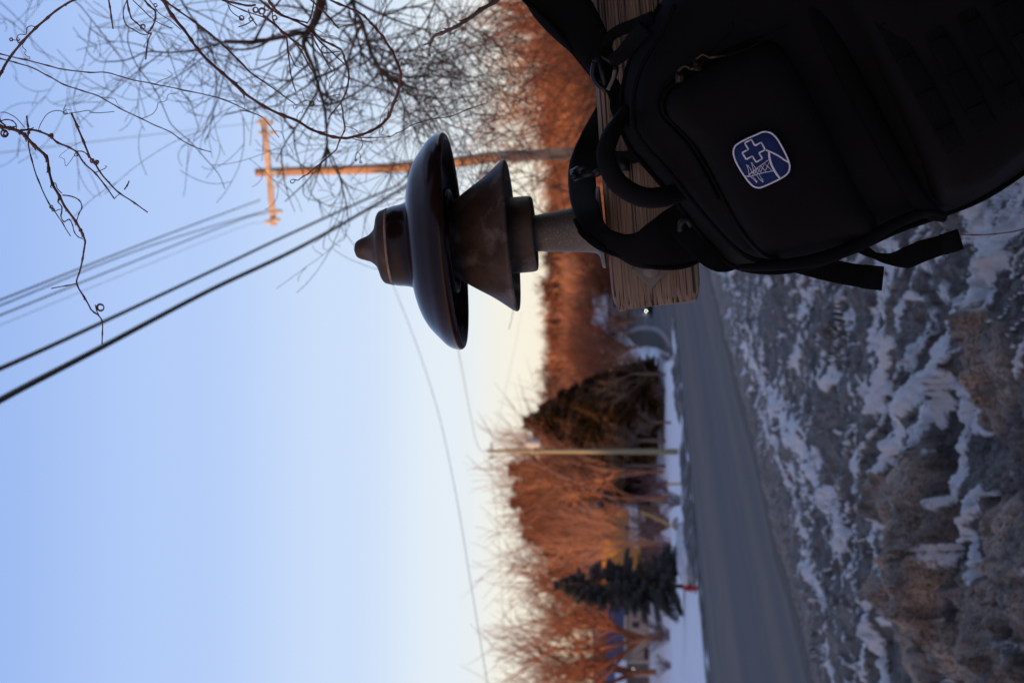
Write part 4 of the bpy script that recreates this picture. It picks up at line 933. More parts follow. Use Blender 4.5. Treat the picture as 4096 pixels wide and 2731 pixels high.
# nearer lit trees on the right-hand side of the road
nearp = [tree_proto(60+i, 12, tw=(0, 2, 1)[i], min=.017, kids={4: 5, 3: 6, 2: 6, 1: 5}, limbs=7, limbang=(10, 34), trunk=.12, rr=.6, len=(.45, .72)) for i in range(3)]
G3 = 'lit bare trees on the right side of the road'
for i, (a, y_, d_, lb) in enumerate([(1660, 90, 92, 'tallest russet bare tree at the top edge beside the cut branch'), (1780, 260, 105, 'russet bare tree beside the tallest one'), (1930, -40, 110, 'bare tree behind the shoulder strap corner'), (1930, 370, 125, 'bare tree with a broad low crown by the wooden beam'),
        (1900, 160, 120, 'dense bare tree behind the cut branch'), (2030, 480, 135, 'bare tree just above the brown utility pole'), (1760, -60, 100, 'bare tree mostly cut by the top edge'), (2110, 560, 160, 'bare tree crossing behind the brown utility pole'), (2100, 300, 150, 'far bare tree behind the dense one'), (2130, 120, 160, 'far bare tree low behind the shoulder strap'),
        (2150, 680, 170, 'bare tree between the utility pole and the steel pin'), (2080, 430, 165, 'smaller bare tree behind the broad crowned one'), (2170, 820, 190, 'low bare tree right behind the steel pin')]):
    rr3 = i % 3; q3 = P(2000, y_, d_); put_tree(nearp[rr3], Vector((q3.x, q3.y, g(q3.y)+.05)), P(a, y_, d_).z-g(q3.y), rt.uniform(0, 6.28), lb, G3, sx_=1.2)

# mid-distance shaded tree whose limbs and long twigs fill the sky at the top
rm = random.Random(77); mt = MB(); mcr = MB(); mbig = []
def limb(kf, pts, w0, w1, D, kids, dz=0):
    raw = [P(*kf(*p), D+dz+.35*noise.noise(Vector((p[0]*.004, p[1]*.004, D)))) for p in pts]; c = catmull(raw, 5); n = len(c)
    tgt = mcr
    if w0 > 14: tgt = MB(); mbig.append(tgt)
    tgt.tube(c, [(w0+(w1-w0)*i/(n-1))*.5*px(D) for i in range(n)], 6)
    for _ in range(int(kids*.42+.5)):
        i = rm.randrange(1, n-1); ax = (c[i+1]-c[i-1]).normalized()
        w_ = (w0+(w1-w0)*i/(n-1))
        twig(c[i], ax, min(w_*.45, 7)*px(D), rm.uniform(.28, .62)*D*.1, 2, D)
def twig(p, ax, rad, ln, lev, D):
    side = ax.orthogonal(); side.rotate(Matrix.Rotation(rm.uniform(0, 6.28), 3, ax)); an = math.radians(rm.uniform(20, 60))
    d = (ax*math.cos(an)+side*math.sin(an)).normalized(); droop = rm.uniform(-.12, .22); bend = Vector((rm.uniform(-1, 1), rm.uniform(-1, 1), rm.uniform(-1, 1)))*.20
    pts = [p]; q = p; n = 7
    for i in range(n):
        d = (d+bend+Vector((0, 0, -droop*.35))+Vector((rm.uniform(-1, 1), rm.uniform(-1, 1), rm.uniform(-1, 1)))*.05).normalized(); q = q+d*ln/n; pts.append(q)
    mcr.tube(pts, [max(rad*(1-.7*i/n), 2.6*px(D)*.5) for i in range(n+1)], 3, cap=False)
    if lev > 0:
        for _ in range(rm.randrange(1, 4)):
            i = rm.randrange(1, n); twig(pts[i], (pts[i+1]-pts[i-1]).normalized(), rad*.6, ln*rm.uniform(.45, .85), lev-1, D)
MD = 7.0
limb(k6, [(770, -60), (745, 50), (700, 180), (640, 260)], 46, 26, MD, 10)
limb(k6, [(640, 262), (560, 262), (450, 290), (330, 315), (200, 332), (0, 327)], 20, 16, MD, 10)
limb(k5, [(1890, 345), (1800, 375), (1700, 405), (1600, 428), (1400, 440), (1230, 435), (1100, 490), (1000, 512), (895, 518)], 10, 5, MD, 8)
limb(k5, [(895, 518), (830, 515), (760, 470), (710, 395)], 5, 3, MD+1.5, 1)
limb(k6, [(650, 250), (615, 330), (640, 420), (690, 530), (715, 610), (745, 720), (780, 850), (795, 1000), (800, 1150), (788, 1300)], 20, 9, MD, 26)
limb(k6, [(990, -40), (1020, 80), (1075, 180), (1130, 370), (1200, 520), (1280, 620), (1350, 710)], 20, 10, MD+1, 26)
limb(k6, [(1350, 710), (1400, 820), (1460, 960), (1490, 1020), (1600, 1080)], 9, 4, MD+1, 14)
limb(k6, [(715, 610), (620, 690), (500, 760), (400, 830), (240, 850), (0, 895)], 8, 4, MD+.5, 4)
limb(k6, [(560, 350), (470, 430), (350, 500), (230, 548), (120, 530), (0, 470)], 8, 4, MD, 8)
limb(k6, [(1650, 0), (1620, 80), (1560, 190), (1500, 250), (1350, 300), (1200, 310)], 9, 5, MD+2, 12)
limb(k6, [(1130, 370), (1300, 410), (1500, 400), (1700, 350), (1900, 300)], 7, 3, MD+2, 14)
limb(k6, [(800, 1150), (870, 1300), (920, 1470), (950, 1600), (965, 1720)], 8, 4, MD, 6)
limb(k6, [(800, 1180), (740, 1300), (660, 1400), (560, 1500), (470, 1580)], 9, 4, MD, 5)
limb(k6, [(1350, 710), (1500, 770), (1640, 850), (1700, 950), (1850, 1010), (2100, 1050)], 8, 4, MD+1, 18)
limb(k6, [(1280, 620), (1450, 640), (1600, 560), (1800, 560), (2000, 620), (2200, 580)], 6, 3, MD+2, 16)
limb(k6, [(780, 850), (900, 900), (1050, 810), (1200, 830), (1400, 900)], 7, 3, MD, 16)
limb(k5, [(1500, -30), (1560, 80), (1640, 190), (1750, 290), (1850, 350)], 8, 8, MD, 10)
limb(k5, [(560, -30), (660, 40), (760, 160), (900, 340), (1010, 490), (1080, 585)], 5, 3, MD, 7)
limb(k5, [(1290, 240), (1340, 340), (1410, 450), (1460, 580), (1520, 760), (1600, 880), (1660, 1070)], 4, 3, MD-1, 4)
limb(k5, [(1080, 230), (1070, 350), (1140, 540), (1290, 740), (1380, 930), (1440, 1050), (1600, 1195), (1720, 1330), (1830, 1460), (1880, 1580)], 5, 3, MD-2, 5)
limb(k5, [(1930, 400), (1870, 640), (1810, 870), (1740, 1000), (1700, 1110), (1620, 1180)], 6, 3, MD, 6)
limb(k5, [(1810, 380), (1700, 480), (1560, 590), (1430, 670), (1320, 740), (1220, 745)], 6, 3, MD, 4)
limb(k5, [(0, 20), (120, 130), (230, 250), (290, 400), (420, 470), (540, 540)], 3.5, 2.4, MD+2, 5)
limb(k5, [(0, 120), (160, 240), (260, 330), (360, 430), (440, 520)], 3, 2.4, MD+2, 5)
limb(k6, [(700, 100), (560, 60), (380, 40), (180, 10), (0, -10)], 9, 5, MD+1, 14)
limb(k6, [(1075, 180), (1250, 100), (1450, 60), (1700, -10)], 7, 4, MD+2, 10)
for _ in range(20):                            # long fine twigs that loop across the bright sky above the insulator
    x0 = rm.uniform(900, 1900); y0 = rm.uniform(50, 500)
    limb(k6, [(x0, y0), (x0+rm.uniform(40, 180), y0+rm.uniform(80, 180)), (x0+rm.uniform(60, 380), y0+rm.uniform(200, 420)), (x0+rm.uniform(0, 460), y0+rm.uniform(420, 700))], 4.5, 2.2, MD+rm.uniform(-1, 3), 9)
mt0 = P(*k6(770, -60), MD)
tr = thing('bare_tree', 'dark shaded bare tree with looping fine twigs filling the sky above the insulator', 'tree', mt0)
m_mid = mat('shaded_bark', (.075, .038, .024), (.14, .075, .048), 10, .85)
[obj('limb', q_, m_mid, tr) for q_ in mbig]; obj('crown', mcr, m_mid, tr)
# off-frame trunk that carries those limbs
mb = MB(); a = P(*k6(770, -60), MD); b_ = P(*k6(1000, -700), MD+1); base = Vector((b_.x+.6, b_.y, 0)); cc = catmull([a, a.lerp(b_, .5)+Vector((0, 0, -.2)), b_+Vector((0, 0, -1.0)), base+Vector((0, 0, 1.5)), base], 5)
mb.tube(cc, [.022+.09*i/(len(cc)-1) for i in range(len(cc))], 10)
mb.tube(catmull([P(*k6(990, -40), MD+1), P(*k6(1000, -400), MD+1), b_+Vector((.1, 0, -1.0))], 4), .02, 8); obj('trunk', mb, m_mid, tr)

# ------------------------------------------------------------------ evergreens
def conifer(seed, H, R, nwh, per, droop, needle, bare=0.05, blade=.16, width=.05, upturn=0.0):
    r = random.Random(seed); tr = MB(); cr = MB(); br = MB()
    tr.tube([Vector((0, 0, -.3)), Vector((0, 0, H*.5)), Vector((0, 0, H*.98))], [H*.017, H*.011, H*.002], 8)
    for i in range(nwh):
        t_ = bare+(1-bare)*(i/nwh); z = H*t_; L0 = R*(1-t_)**.8*(.8+.3*r.random())+.12
        for k in range(per):
            a = r.uniform(0, 6.28); L_ = L0*r.uniform(.65, 1.12); n = 6; q = Vector((0, 0, z)); d = Vector((math.cos(a), math.sin(a), -droop+.5*t_)).normalized(); pts = [q]
            for j in range(n):
                d = (d+Vector((r.uniform(-.1, .1), r.uniform(-.1, .1), -.05+upturn*(j/n)))).normalized(); q = q+d*L_/n; pts.append(q)
            br.tube(pts, [max(.012, H*.004*(1-j/n)) for j in range(n+1)], 3, cap=False)
            side = d.cross(Vector((0, 0, 1))).normalized()
            m_ = int(needle*L_/R)+8
            for s_ in range(m_):
                u_ = r.uniform(.12, 1)**.8*n; j = min(int(u_), n-1); p = pts[j].lerp(pts[j+1], u_-j)
                wdt = L_*.28*(1-.6*u_/n); off = side*r.uniform(-wdt, wdt)+Vector((0, 0, r.uniform(-.10, .06)*(1+L_*.3)))
                p = p+off; bd_ = (d+side*(1.2 if off.dot(side) > 0 else -1.2)*r.uniform(.2, 1)+Vector((r.uniform(-.4, .4), r.uniform(-.4, .4), r.uniform(-.5, .5)))).normalized()
                ll = blade*r.uniform(.6, 1.3); wv = bd_.orthogonal(); wv.rotate(Matrix.Rotation(r.uniform(0, 6.28), 3, bd_)); wv *= width*r.uniform(.6, 1.2)
                cr.add([p-wv, p+wv, p+bd_*ll+wv*.3, p+bd_*ll-wv*.3], [(0, 1, 2, 3)])
    return tr, br, cr
def put_conifer(built, pos, label, cat, group, mneedle, rz=0, s=1.0, name='spruce_tree'):
    t_ = thing(name, label, cat, pos, group); t_.rotation_euler = (0, 0, rz); t_.scale = (s, s, s)
    for nm, me in built:
        o = bpy.data.objects.new(nm, me); C.objects.link(o); o.parent = t_
    return t_
def meshes3(tr, br, cr, mneedle):
    out_ = []
    for nm, mb_, m_ in (('trunk', tr, m_barkd), ('branches', br, m_barkd), ('crown', cr, mneedle)):
        me = bpy.data.meshes.new(nm); me.from_pydata(mb_.v, [], mb_.f); me.materials.append(m_); me.update(); out_.append((nm, me))
    return out_
SD = 118; q = P(2700, 2343, SD); z0 = .1; H_ = P(2205, 2343, SD).z-z0
sp = meshes3(*conifer(4, H_, 2.4, 30, 8, .25, 330, .10, .12, .026, .10), m_spruce)
put_conifer(sp, Vector((q.x, q.y, z0)), 'dark blue grey spruce with pointed top standing behind the red hydrant', 'spruce', None, m_spruce)
ced = [meshes3(*conifer(s_, 12, 4.0, 32, 10, .05, 330, .08, .34, .06, .15), m_needle) for s_ in (31, 32)]
for i, (xt, y_, d_, lb) in enumerate([(2090, 1690, 200, 'tallest evergreen with a pointed lit top beside the transformer pole'), (2150, 1640, 206, 'second evergreen, just right of the tallest'), (2130, 1745, 212, 'evergreen touching the transformer'), (2225, 1580, 208, 'evergreen in the middle of the sloping cluster'),
        (2330, 1530, 204, 'lower evergreen toward the junction'), (2420, 1490, 200, 'lowest dark evergreen at the end of the cluster'), (2200, 1790, 215, 'evergreen directly behind the transformer pole'), (2200, 1840, 222, 'evergreen between the transformer pole and the bare trees'), (2240, 1700, 196, 'dense evergreen low in front of the cluster'), (2290, 1620, 194, 'broad evergreen at the foot of the second tallest'), (2380, 1560, 197, 'broad evergreen low near the junction end')]):
    q = P(2500, y_, d_); z0 = g(q.y)+.1; top = P(xt, y_, d_).z; put_conifer(ced[i % 2], Vector((q.x, q.y, z0)), lb, 'evergreen tree', 'evergreens behind the lawn', m_needle, i*1.3, (top-z0)/12, 'evergreen_tree')
# unseen evergreens added right of the viewpoint to darken the insulator's right side
for i, (x_, y_, h_) in enumerate([(3.6, -5.5, 7.5), (3.0, -2.4, 7.5), (2.7, .2, 7.5), (3.1, 2.9, 6.5)]):
    put_conifer(ced[i % 2], Vector((x_, y_, -.1)), ['added shading evergreen farthest behind the viewpoint', 'added shading evergreen behind the beam post', 'added shading evergreen beside the beam post', 'added shading evergreen past the beam post', 'added shading evergreen farthest along the row'][i], 'evergreen tree', 'unseen evergreens added for shade right of the beam', m_needle, i*1.1, h_/12, 'evergreen_tree')
G5 = 'rusty lit evergreens behind the bare trees'
cedb = [meshes3(*conifer(s_, 12, 3.0, 30, 9, .0, 260, .06, .36, .07, .2), m_needleb) for s_ in (51, 52)]
for i, (xt, y_, d_, lb) in enumerate([(2030, 1880, 226, 'rusty evergreen just left of the transformer pole'), (2050, 1950, 232, 'rusty evergreen above the reddish shrub'), (2035, 2010, 228, 'rusty evergreen behind the forked bare tree'), (2075, 2075, 234, 'rusty evergreen above the leaning yellow guard'),
        (2085, 2140, 230, 'rusty evergreen right of the dark spruce'), (2170, 2210, 236, 'rusty evergreen touching the dark spruce shoulder'), (2180, 1925, 216, 'shorter rusty evergreen near the transformer pole'), (2200, 2050, 218, 'shorter rusty evergreen behind the short marker'), (2190, 2285, 240, 'rusty evergreen showing above the dark spruce tip')]):
    q = P(2500, y_, d_); z0 = g(q.y)+.1; top = P(xt, y_, d_).z; put_conifer(cedb[i % 2], Vector((q.x, q.y, z0)), lb, 'evergreen tree', G5, m_needleb, i*1.7, (top-z0)/12, 'evergreen_tree')
# shrubs
def shrub(X, Y, D, h, w_, label, seed, m_=None, arch=.5):
    r = random.Random(seed); q = P(X, Y, D); z0 = g(q.y)+.08; mb = MB()
    for i in range(30):
        a = r.uniform(0, 6.28); d = Vector((math.cos(a)*arch, math.sin(a)*arch, 1)).normalized(); p = Vector((q.x+r.uniform(-.35, .35)*h*.5, q.y, z0)); pts = [p]; L_ = h*r.uniform(.7, 1.25)
        for j in range(6):
            d = (d+Vector((math.cos(a)*.07*w_, math.sin(a)*.07*w_, .02))+Vector((r.uniform(-.1, .1), r.uniform(-.1, .1), r.uniform(-.1, .1)))).normalized(); p = p+d*L_/6; pts.append(p)
        mb.tube(pts, [.016*(1-.6*j/6)*h/1.5 for j in range(7)], 3, cap=False)
        for _ in range(9):
            j = r.randrange(1, 6); e_ = pts[j]+(pts[j+1]-pts[j]+Vector((r.uniform(-1, 1), r.uniform(-1, 1), r.uniform(-.4, 1)))*.12*h).normalized()*h*r.uniform(.12, .3); mb.tube([pts[j], e_], [.008, .005], 3, cap=False)
    o = obj('shrub', mb, m_ or m_shrub, None, loc=(q.x, q.y, z0)); tag(o, label, 'shrub', 'leafless shrubs on the snowy lawn'); return o
m_shrub = mat('shrub_stems', (.10, .06, .06), (.17, .11, .10), 3, .9)
m_shrubr = mat('shrub_stems_red', (.13, .06, .065), (.19, .10, .10), 3, .9)
shrub(2712, 2002, 128, 1.5, 1.3, 'dark arching shrub with thin stems beside the short yellow marker', 1)
shrub(2678, 1945, 182, 3.0, 1.0, 'reddish twiggy shrub behind the short yellow marker', 2, m_shrubr)
shrub(2672, 2180, 170, 2.6, 1.2, 'reddish brown shrub between the leaning marker and the spruce', 3, m_shrubr)
shrub(2670, 2090, 176, 2.6, 1.1, 'low shrub behind the leaning yellow marker', 7, m_shrubr)
shrub(2690, 2255, 132, 1.7, 1.2, 'dark shrub beside the skirt of the spruce', 8)
shrub(2692, 2540, 175, 2.8, .9, 'brown leafless shrub at the foot of the leaning tree', 4)
shrub(2695, 2660, 168, 1.3, 1.0, 'tiny shrub in front of the porch', 5)
shrub(2680, 1560, 190, 1.2, .9, 'small shrub near the evergreen cluster base', 6)
shrub(2674, 1432, 172, .9, .35, 'small dark pointed shrub on the snow by the junction', 9)
# bare lower trunks that show beneath the crowns
for X_, Y_, D_, w_, h_, lb in [(2674, 1763, 190, .30, 2.4, 'dark trunk left of the transformer pole foot'), (2674, 1864, 190, .27, 3.6, 'dark slender trunk on the lawn left of the pole, taller'), (2674, 2109, 190, .32, 2.2, 'short thick dark trunk near the leaning marker'), (2664, 1497, 190, .2, 3.0, 'forked dark trunk near the junction snow'), (2700, 1690, 168, .16, 1.5, 'small forked stump at the verge')]:
    q = P(X_, Y_, D_); z0 = g(q.y)+.05; mb = MB(); r = random.Random(int(Y_)); b0 = Vector((q.x, q.y, z0-.1))
    mb.tube([b0, b0+Vector((0.02, 0, h_*.5)), b0+Vector((.05, 0, h_))], [w_*.62, w_*.5, w_*.42], 8)
    cr = MB(); 
    for i in range(7): grow(cr, r, b0+Vector((0, 0, h_*r.uniform(.45, 1))), Vector((r.uniform(-.8, .8), r.uniform(-.5, .5), .9)).normalized(), h_*r.uniform(.5, .9), w_*.16, 2, dict(CF, min=.012))
    t_ = thing('small_tree', lb, 'tree', b0, 'dark trunks at the lawn edge'); obj('trunk', mb, m_barkd, t_); obj('crown', cr, m_barkd, t_)
# ------------------------------------------------------------------ utility poles and wires
PD1 = 51.0
pole = thing('utility_pole', 'brown wooden utility pole with a sunlit crossarm, behind the insulator', 'utility pole', Vector((P(2900, 570, PD1).x, PD1, 0)))
mb = MB(); pts = [P(x, y, PD1) for x, y in [(2960, 560), (2330, 612), (2001, 623+3), (1800, 652), (1500, 675), (1200, 684), (1021, 690)]]
mb.tube(catmull(pts, 4), [.150-.065*i/24 for i in range(25)], 16)
obj('pole', mb, m_pole_b, pole)
mb = MB(); ca = P(1055, 468, PD1-.14); cb = P(1095, 902, PD1-.14); cd_ = (cb-ca)/2; ax_u = cd_.normalized().cross(Vector((0, 1, 0))).normalized()
mb.box((ca+cb)/2, cd_, ax_u*.058, Vector((0, .045, 0))); xa = obj('crossarm', mb, m_pole, pole, False)
for a, b_ in (((1082, 612), (1140, 668)), ((1093, 758), (1140, 704))):
    mb = MB(); mb.tube([P(*a, PD1-.18), P(*b_, PD1-.1)], .018, 6); obj('brace', mb, m_grey, pole)
m_porc = mat('pin_insulator_porcelain', (.50, .42, .36), (.6, .52, .46), 5, .35)
for X, Y in ((1032, 490), (1087, 490), (1041, 532), (1096, 531), (1078, 852), (1122, 846), (1066, 888), (1113, 880)):
    mb = MB(); s_ = 1 if X > 1075 else -1; u_ = UP*(1 if X < 1080 else -1)
    mb.lathe([(.0, -.01), (.035, 0), (.05, .03), (.04, .06), (.055, .09), (.05, .12), (.02, .14), (.015, .2)], P(X-6*(-1 if X > 1080 else 1), Y, PD1-.16), -u_, 12)
    obj('pin_insulator', mb, m_porc, pole)
mb = MB(); mb.box(P(2012, 640, PD1-.2), RT*.03, UP*.07, FWD*.03); mb.tube([P(1985, 612, PD1-.18), P(2035, 622, PD1-.18)], .02, 6); obj('bracket', mb, m_grey, pole)
mb = MB(); mb.box(P(1952, 700, PD1), RT*.09, UP*.22, FWD*.08); mb.tube([P(1952, 690, PD1), P(1952, 640, PD1)], .02, 6); obj('splice_box', mb, m_grey, pole)
mb = MB(); mb.box(P(1640, 690, PD1), RT*.10, UP*.06, FWD*.06); mb.box(P(1640, 665, PD1), RT*.07, UP*.12, FWD*.05); obj('cable_clamp', mb, m_cable, pole)
mb = MB(); mb.box(P(1100, 688, PD1-.16), RT*.06, UP*.08, FWD*.03); mb.tube([P(1150, 655, PD1-.16), P(1140, 720, PD1-.16)], .018, 6); obj('bolt_plate', mb, m_grey, pole)
def wire(label, pts, r, m_=None, group='overhead wires', wob=0):
    c = catmull([P(*p) for p in pts], 10); mb = MB()
    if wob: c = [p+Vector((0, 0, wob*noise.noise(Vector((p.x*.9, p.y*.35, 1))))) for p in c]
    mb.tube(c, r, 6); o = obj('overhead_wire', mb, m_ or m_wire, None, loc=c[0]); tag(o, label, 'overhead wire', group); return o
wire('thickest black overhead cable, lowest of those running to the brown utility pole', [(-300, 1780, 17), (0, 1600, 19), (384, 1400, 23), (839, 1161, 30), (1161, 1009, 36), (1400, 878, 42), (1625, 741, 49), (1644, 690, 51)], .033, m_cable)
wire('black overhead cable just above the thickest one', [(-300, 1590, 18), (0, 1474, 20), (411, 1288, 26), (893, 1062, 34), (1116, 956, 39), (1464, 797, 46), (1590, 741, 50), (1636, 690, 51)], .024, m_cable)
wire('topmost of four thin grey wires running to the lit crossarm', [(-300, 1315, 24), (0, 1200, 27), (600, 964, 38), (1040, 800, 51)], .013)
wire('second from the top of four thin grey wires reaching the lit crossarm', [(-300, 1337, 24), (0, 1222, 27), (600, 984, 38), (1078, 838, 51)], .011)
wire('third of four thin grey wires, reaching the lit crossarm end', [(-300, 1378, 24), (0, 1261, 27), (500, 1060, 36), (960, 880, 48), (1066, 852, 51)], .012)
wire('faintest and lowest of four thin grey wires near the crossarm end', [(-300, 1415, 24), (0, 1300, 27), (500, 1095, 36), (960, 910, 48), (1062, 888, 51)], .004)
wire('single thin pale wire near the top corner, reaching the upper crossarm end', [(-300, 650, 26), (0, 612, 28), (500, 552, 38), (1034, 490, 51)], .0055)
m_pale = mat('wire_pale', (.45, .50, .46), (.52, .56, .52), 3, .6)
wire('pale sagging wire passing beside the insulator and running off the left edge', [(1390, 690, 51), (1470, 900, 48), (1571, 1138, 45), (1672, 1394, 42), (1759, 1672, 39), (1829, 2003, 36), (1881, 2317, 33), (1951, 2731, 30), (2030, 3100, 27)], .0058, m_pale)
PD2 = 143.0
wire('thin wire left of the pale sagging wire, ending at the transformer pole top', [(1700, 690, 51), (1830, 1380, 88), (1909, 1777, 132), (1953, 1800, 143)], .018, m_wire)
wire('thin wire from the transformer pole top to the picture edge, upper one', [(1953, 1800, 143), (1990, 2100, 150), (2010, 2400, 155), (2025, 2731, 160), (2040, 3100, 165)], .017, m_wire)
wire('thin wire under the upper one at the transformer pole, passing the big bare tree', [(1985, 1806, 143), (2020, 2100, 150), (2040, 2400, 155), (2060, 2731, 160), (2075, 3100, 165)], .017, m_wire)
wire('faint wire dipping from the steel pin side to the far pole', [(2090, 1240, 300), (2052, 1421, 230), (2001, 1651, 170), (1960, 1804, 143)], .012, m_pale)
wire('dark wire crossing behind the steel pin toward the bare trees', [(1950, 700, 51), (2100, 690, 60), (2200, 745, 70), (2300, 775, 80), (2360, 790, 90)], .016, m_cable)
wire('green tinted wire pair strand behind the cone skirt', [(1800, 690, 51), (1900, 720, 60), (2050, 725, 75), (2140, 745, 90), (2290, 770, 120)], .012, m_wire)
# pole with the transformer
b_ = P(2718, 1806, PD2); b_.z = .0
p2 = thing('utility_pole', 'olive brown utility pole with a grey transformer drum near its top, on the lawn', 'utility pole', b_)
mb = MB(); tp = P(1948, 1803, PD2); mb.tube([b_+Vector((0, 0, -.2)), b_.lerp(tp, .5), tp], [.19, .145, .09], 14); obj('pole', mb, m_poleg, p2)
mb = MB(); tq = P(2133, 1771, PD2-.3); mb.lathe([(.10, .44), (.30, .42), (.31, .36), (.30, .34), (.30, -.36), (.26, -.42), (.1, -.43)], tq, Vector((0, 0, 1)), 24); 
tf = obj('transformer', mb, m_grey, p2)
mb = MB(); mb.lathe([(.03, 0), (.06, .05), (.04, .1), (.06, .15), (.02, .22)], tq+Vector((-.1, 0, .42)), Vector((0, 0, 1)), 10); obj('bushing', mb, m_porc, tf)
mb = MB(); mb.box(tq+Vector((-.28, .1, .1)), Vector((.16, 0, 0)), Vector((0, .05, 0)), Vector((0, 0, .05))); obj('bracket', mb, m_grey, p2)
mb = MB(); mb.tube([P(1966, 1770, PD2), P(1970, 1834, PD2)], .05, 6); mb.tube([P(1955, 1830, PD2), P(1985, 1826, PD2)], .04, 6); obj('crossarm', mb, m_barkd, p2)
D3 = 300; b_ = P(2480, 1472, D3); b_.z = g(b_.y); tp = P(2280, 1472, D3)
p3 = thing('utility_pole', 'far sunlit utility pole above the junction, beside the evergreens', 'utility pole', b_)
mb = MB(); mb.tube([b_, b_.lerp(tp, .5), tp], [.20, .17, .13], 10); obj('pole', mb, m_pole, p3)
mb = MB(); mb.lathe([(.1, .5), (.34, .48), (.34, -.45), (.1, -.5)], P(2352, 1452, D3-.4), Vector((0, 0, 1)), 14); obj('transformer', mb, m_grey, p3)

# ------------------------------------------------------------------ hydrant, markers, rocks
m_red = mat('red_paint', (.36, .018, .015), (.26, .014, .012), 8, .4, .1, 40)
hp = P(2800, 2352, 86); hp.z = .06
hy = thing('fire_hydrant', 'small red fire hydrant standing in the snow at the road edge', 'fire hydrant', hp)
mb = MB(); mb.lathe([(.13, -.1), (.13, .05), (.10, .06), (.095, .40), (.12, .41), (.12, .44), (.11, .45), (.10, .52), (.06, .58), (.03, .60), (.03, .64), (.0, .65)], hp, Vector((0, 0, 1)), 24); obj('barrel', mb, m_red, hy)
for sgn, rr_, ln_ in ((1, .055, .19), (-1, .04, .15)):
    mb = MB(); mb.lathe([(.0, ln_), (rr_, ln_), (rr_, ln_-.05), (rr_*.8, ln_-.05), (rr_*.8, .05)], hp+Vector((0, 0, .34 if sgn > 0 else .30)), Vector((sgn, 0, 0)), 14); obj('outlet', mb, m_red, hy)
mb = MB(); mb.lathe([(0, .2), (.075, .2), (.075, .14), (.06, .14), (.06, .05)], hp+Vector((0, 0, .26)), Vector((0, -1, 0)), 16); obj('outlet', mb, m_red, hy)
m_yel = mat('yellow_plastic', (.44, .27, .05), (.36, .22, .05), 4, .6)
def marker(a, b_, D, r_, label):
    p0 = P(*b_, D); p1 = P(*a, D); mb = MB(); mb.tube([p0-(p1-p0)*.06, p0, p1, p1+(p1-p0)*.01], [r_*.9, r_, r_, r_*.5], 10)
    o = obj('marker_post', mb, m_yel, None, loc=p0); tag(o, label, 'marker post'); return o
marker((2666, 1936), (2741, 1933), 120, .06, 'short upright yellow marker post in the snow in front of the reddish shrub')
marker((2565, 2046), (2714, 2114), 150, .075, 'long leaning yellow guard tube pointing up out of the snow')
# guy cable of the leaning guard
mb = MB(); mb.tube([P(2714, 2114, 150), P(2565, 2046, 150), P(2100, 1836, 146), P(2010, 1806, 143.2)], .010, 5); o = obj('guy_cable', mb, m_grey, None, loc=P(2714, 2114, 150)); tag(o, 'slanting guy cable between the leaning yellow guard and the transformer pole', 'cable')
m_rock = mat('rock_grey', (.16, .16, .17), (.26, .26, .28), 2, .9, .5, 8, bdist=.03)
def rock(X, Y, D, r_, label, seed):
    q = P(X, Y, D); bm = bmesh.new(); bmesh.ops.create_icosphere(bm, subdivisions=3, radius=r_)
    for v in bm.verts:
        n_ = 1+.35*noise.noise(v.co*2.2/r_+Vector((seed, 0, 0)))+.12*noise.noise(v.co*6/r_); v.co = Vector((v.co.x*1.3*n_, v.co.y*n_, v.co.z*.8*n_))
    me = bpy.data.meshes.new('rock'); bm.to_mesh(me); bm.free(); me.materials.append(m_rock); o = bpy.data.objects.new('rock', me); C.objects.link(o); o.location = (q.x, q.y, g(q.y)+.10+r_*.3)
    tag(o, label, 'rock', 'rocks in the verge snow')
rock(2714, 2094, 142, .30, 'dark rounded rock under the leaning yellow guard', 1); rock(2747, 2112, 122, .24, 'grey rock nearer the road than the other', 2); rock(2736, 2003, 128, .12, 'tiny stone below the arching shrub', 3)
# grey trampled patch around the rocks
mb = MB(); pts = []
for (X_, Y_) in [(2722, 2090), (2712, 2150), (2708, 2230), (2716, 2290), (2735, 2340), (2752, 2330), (2758, 2260), (2762, 2190), (2757, 2120), (2742, 2095)]: 
    q = onz(X_, Y_, .19); pts.append(q)
ol = catmull(pts, 5, True); mb.pillow(ol, Vector((0, 0, 1)), .28, 0, 2, 8, .12, 3)
struct('snow_heap', mb, mat('grey_heap', (.30, .31, .34), (.58, .60, .66), .9, .9, .5, 6, bdist=.05))

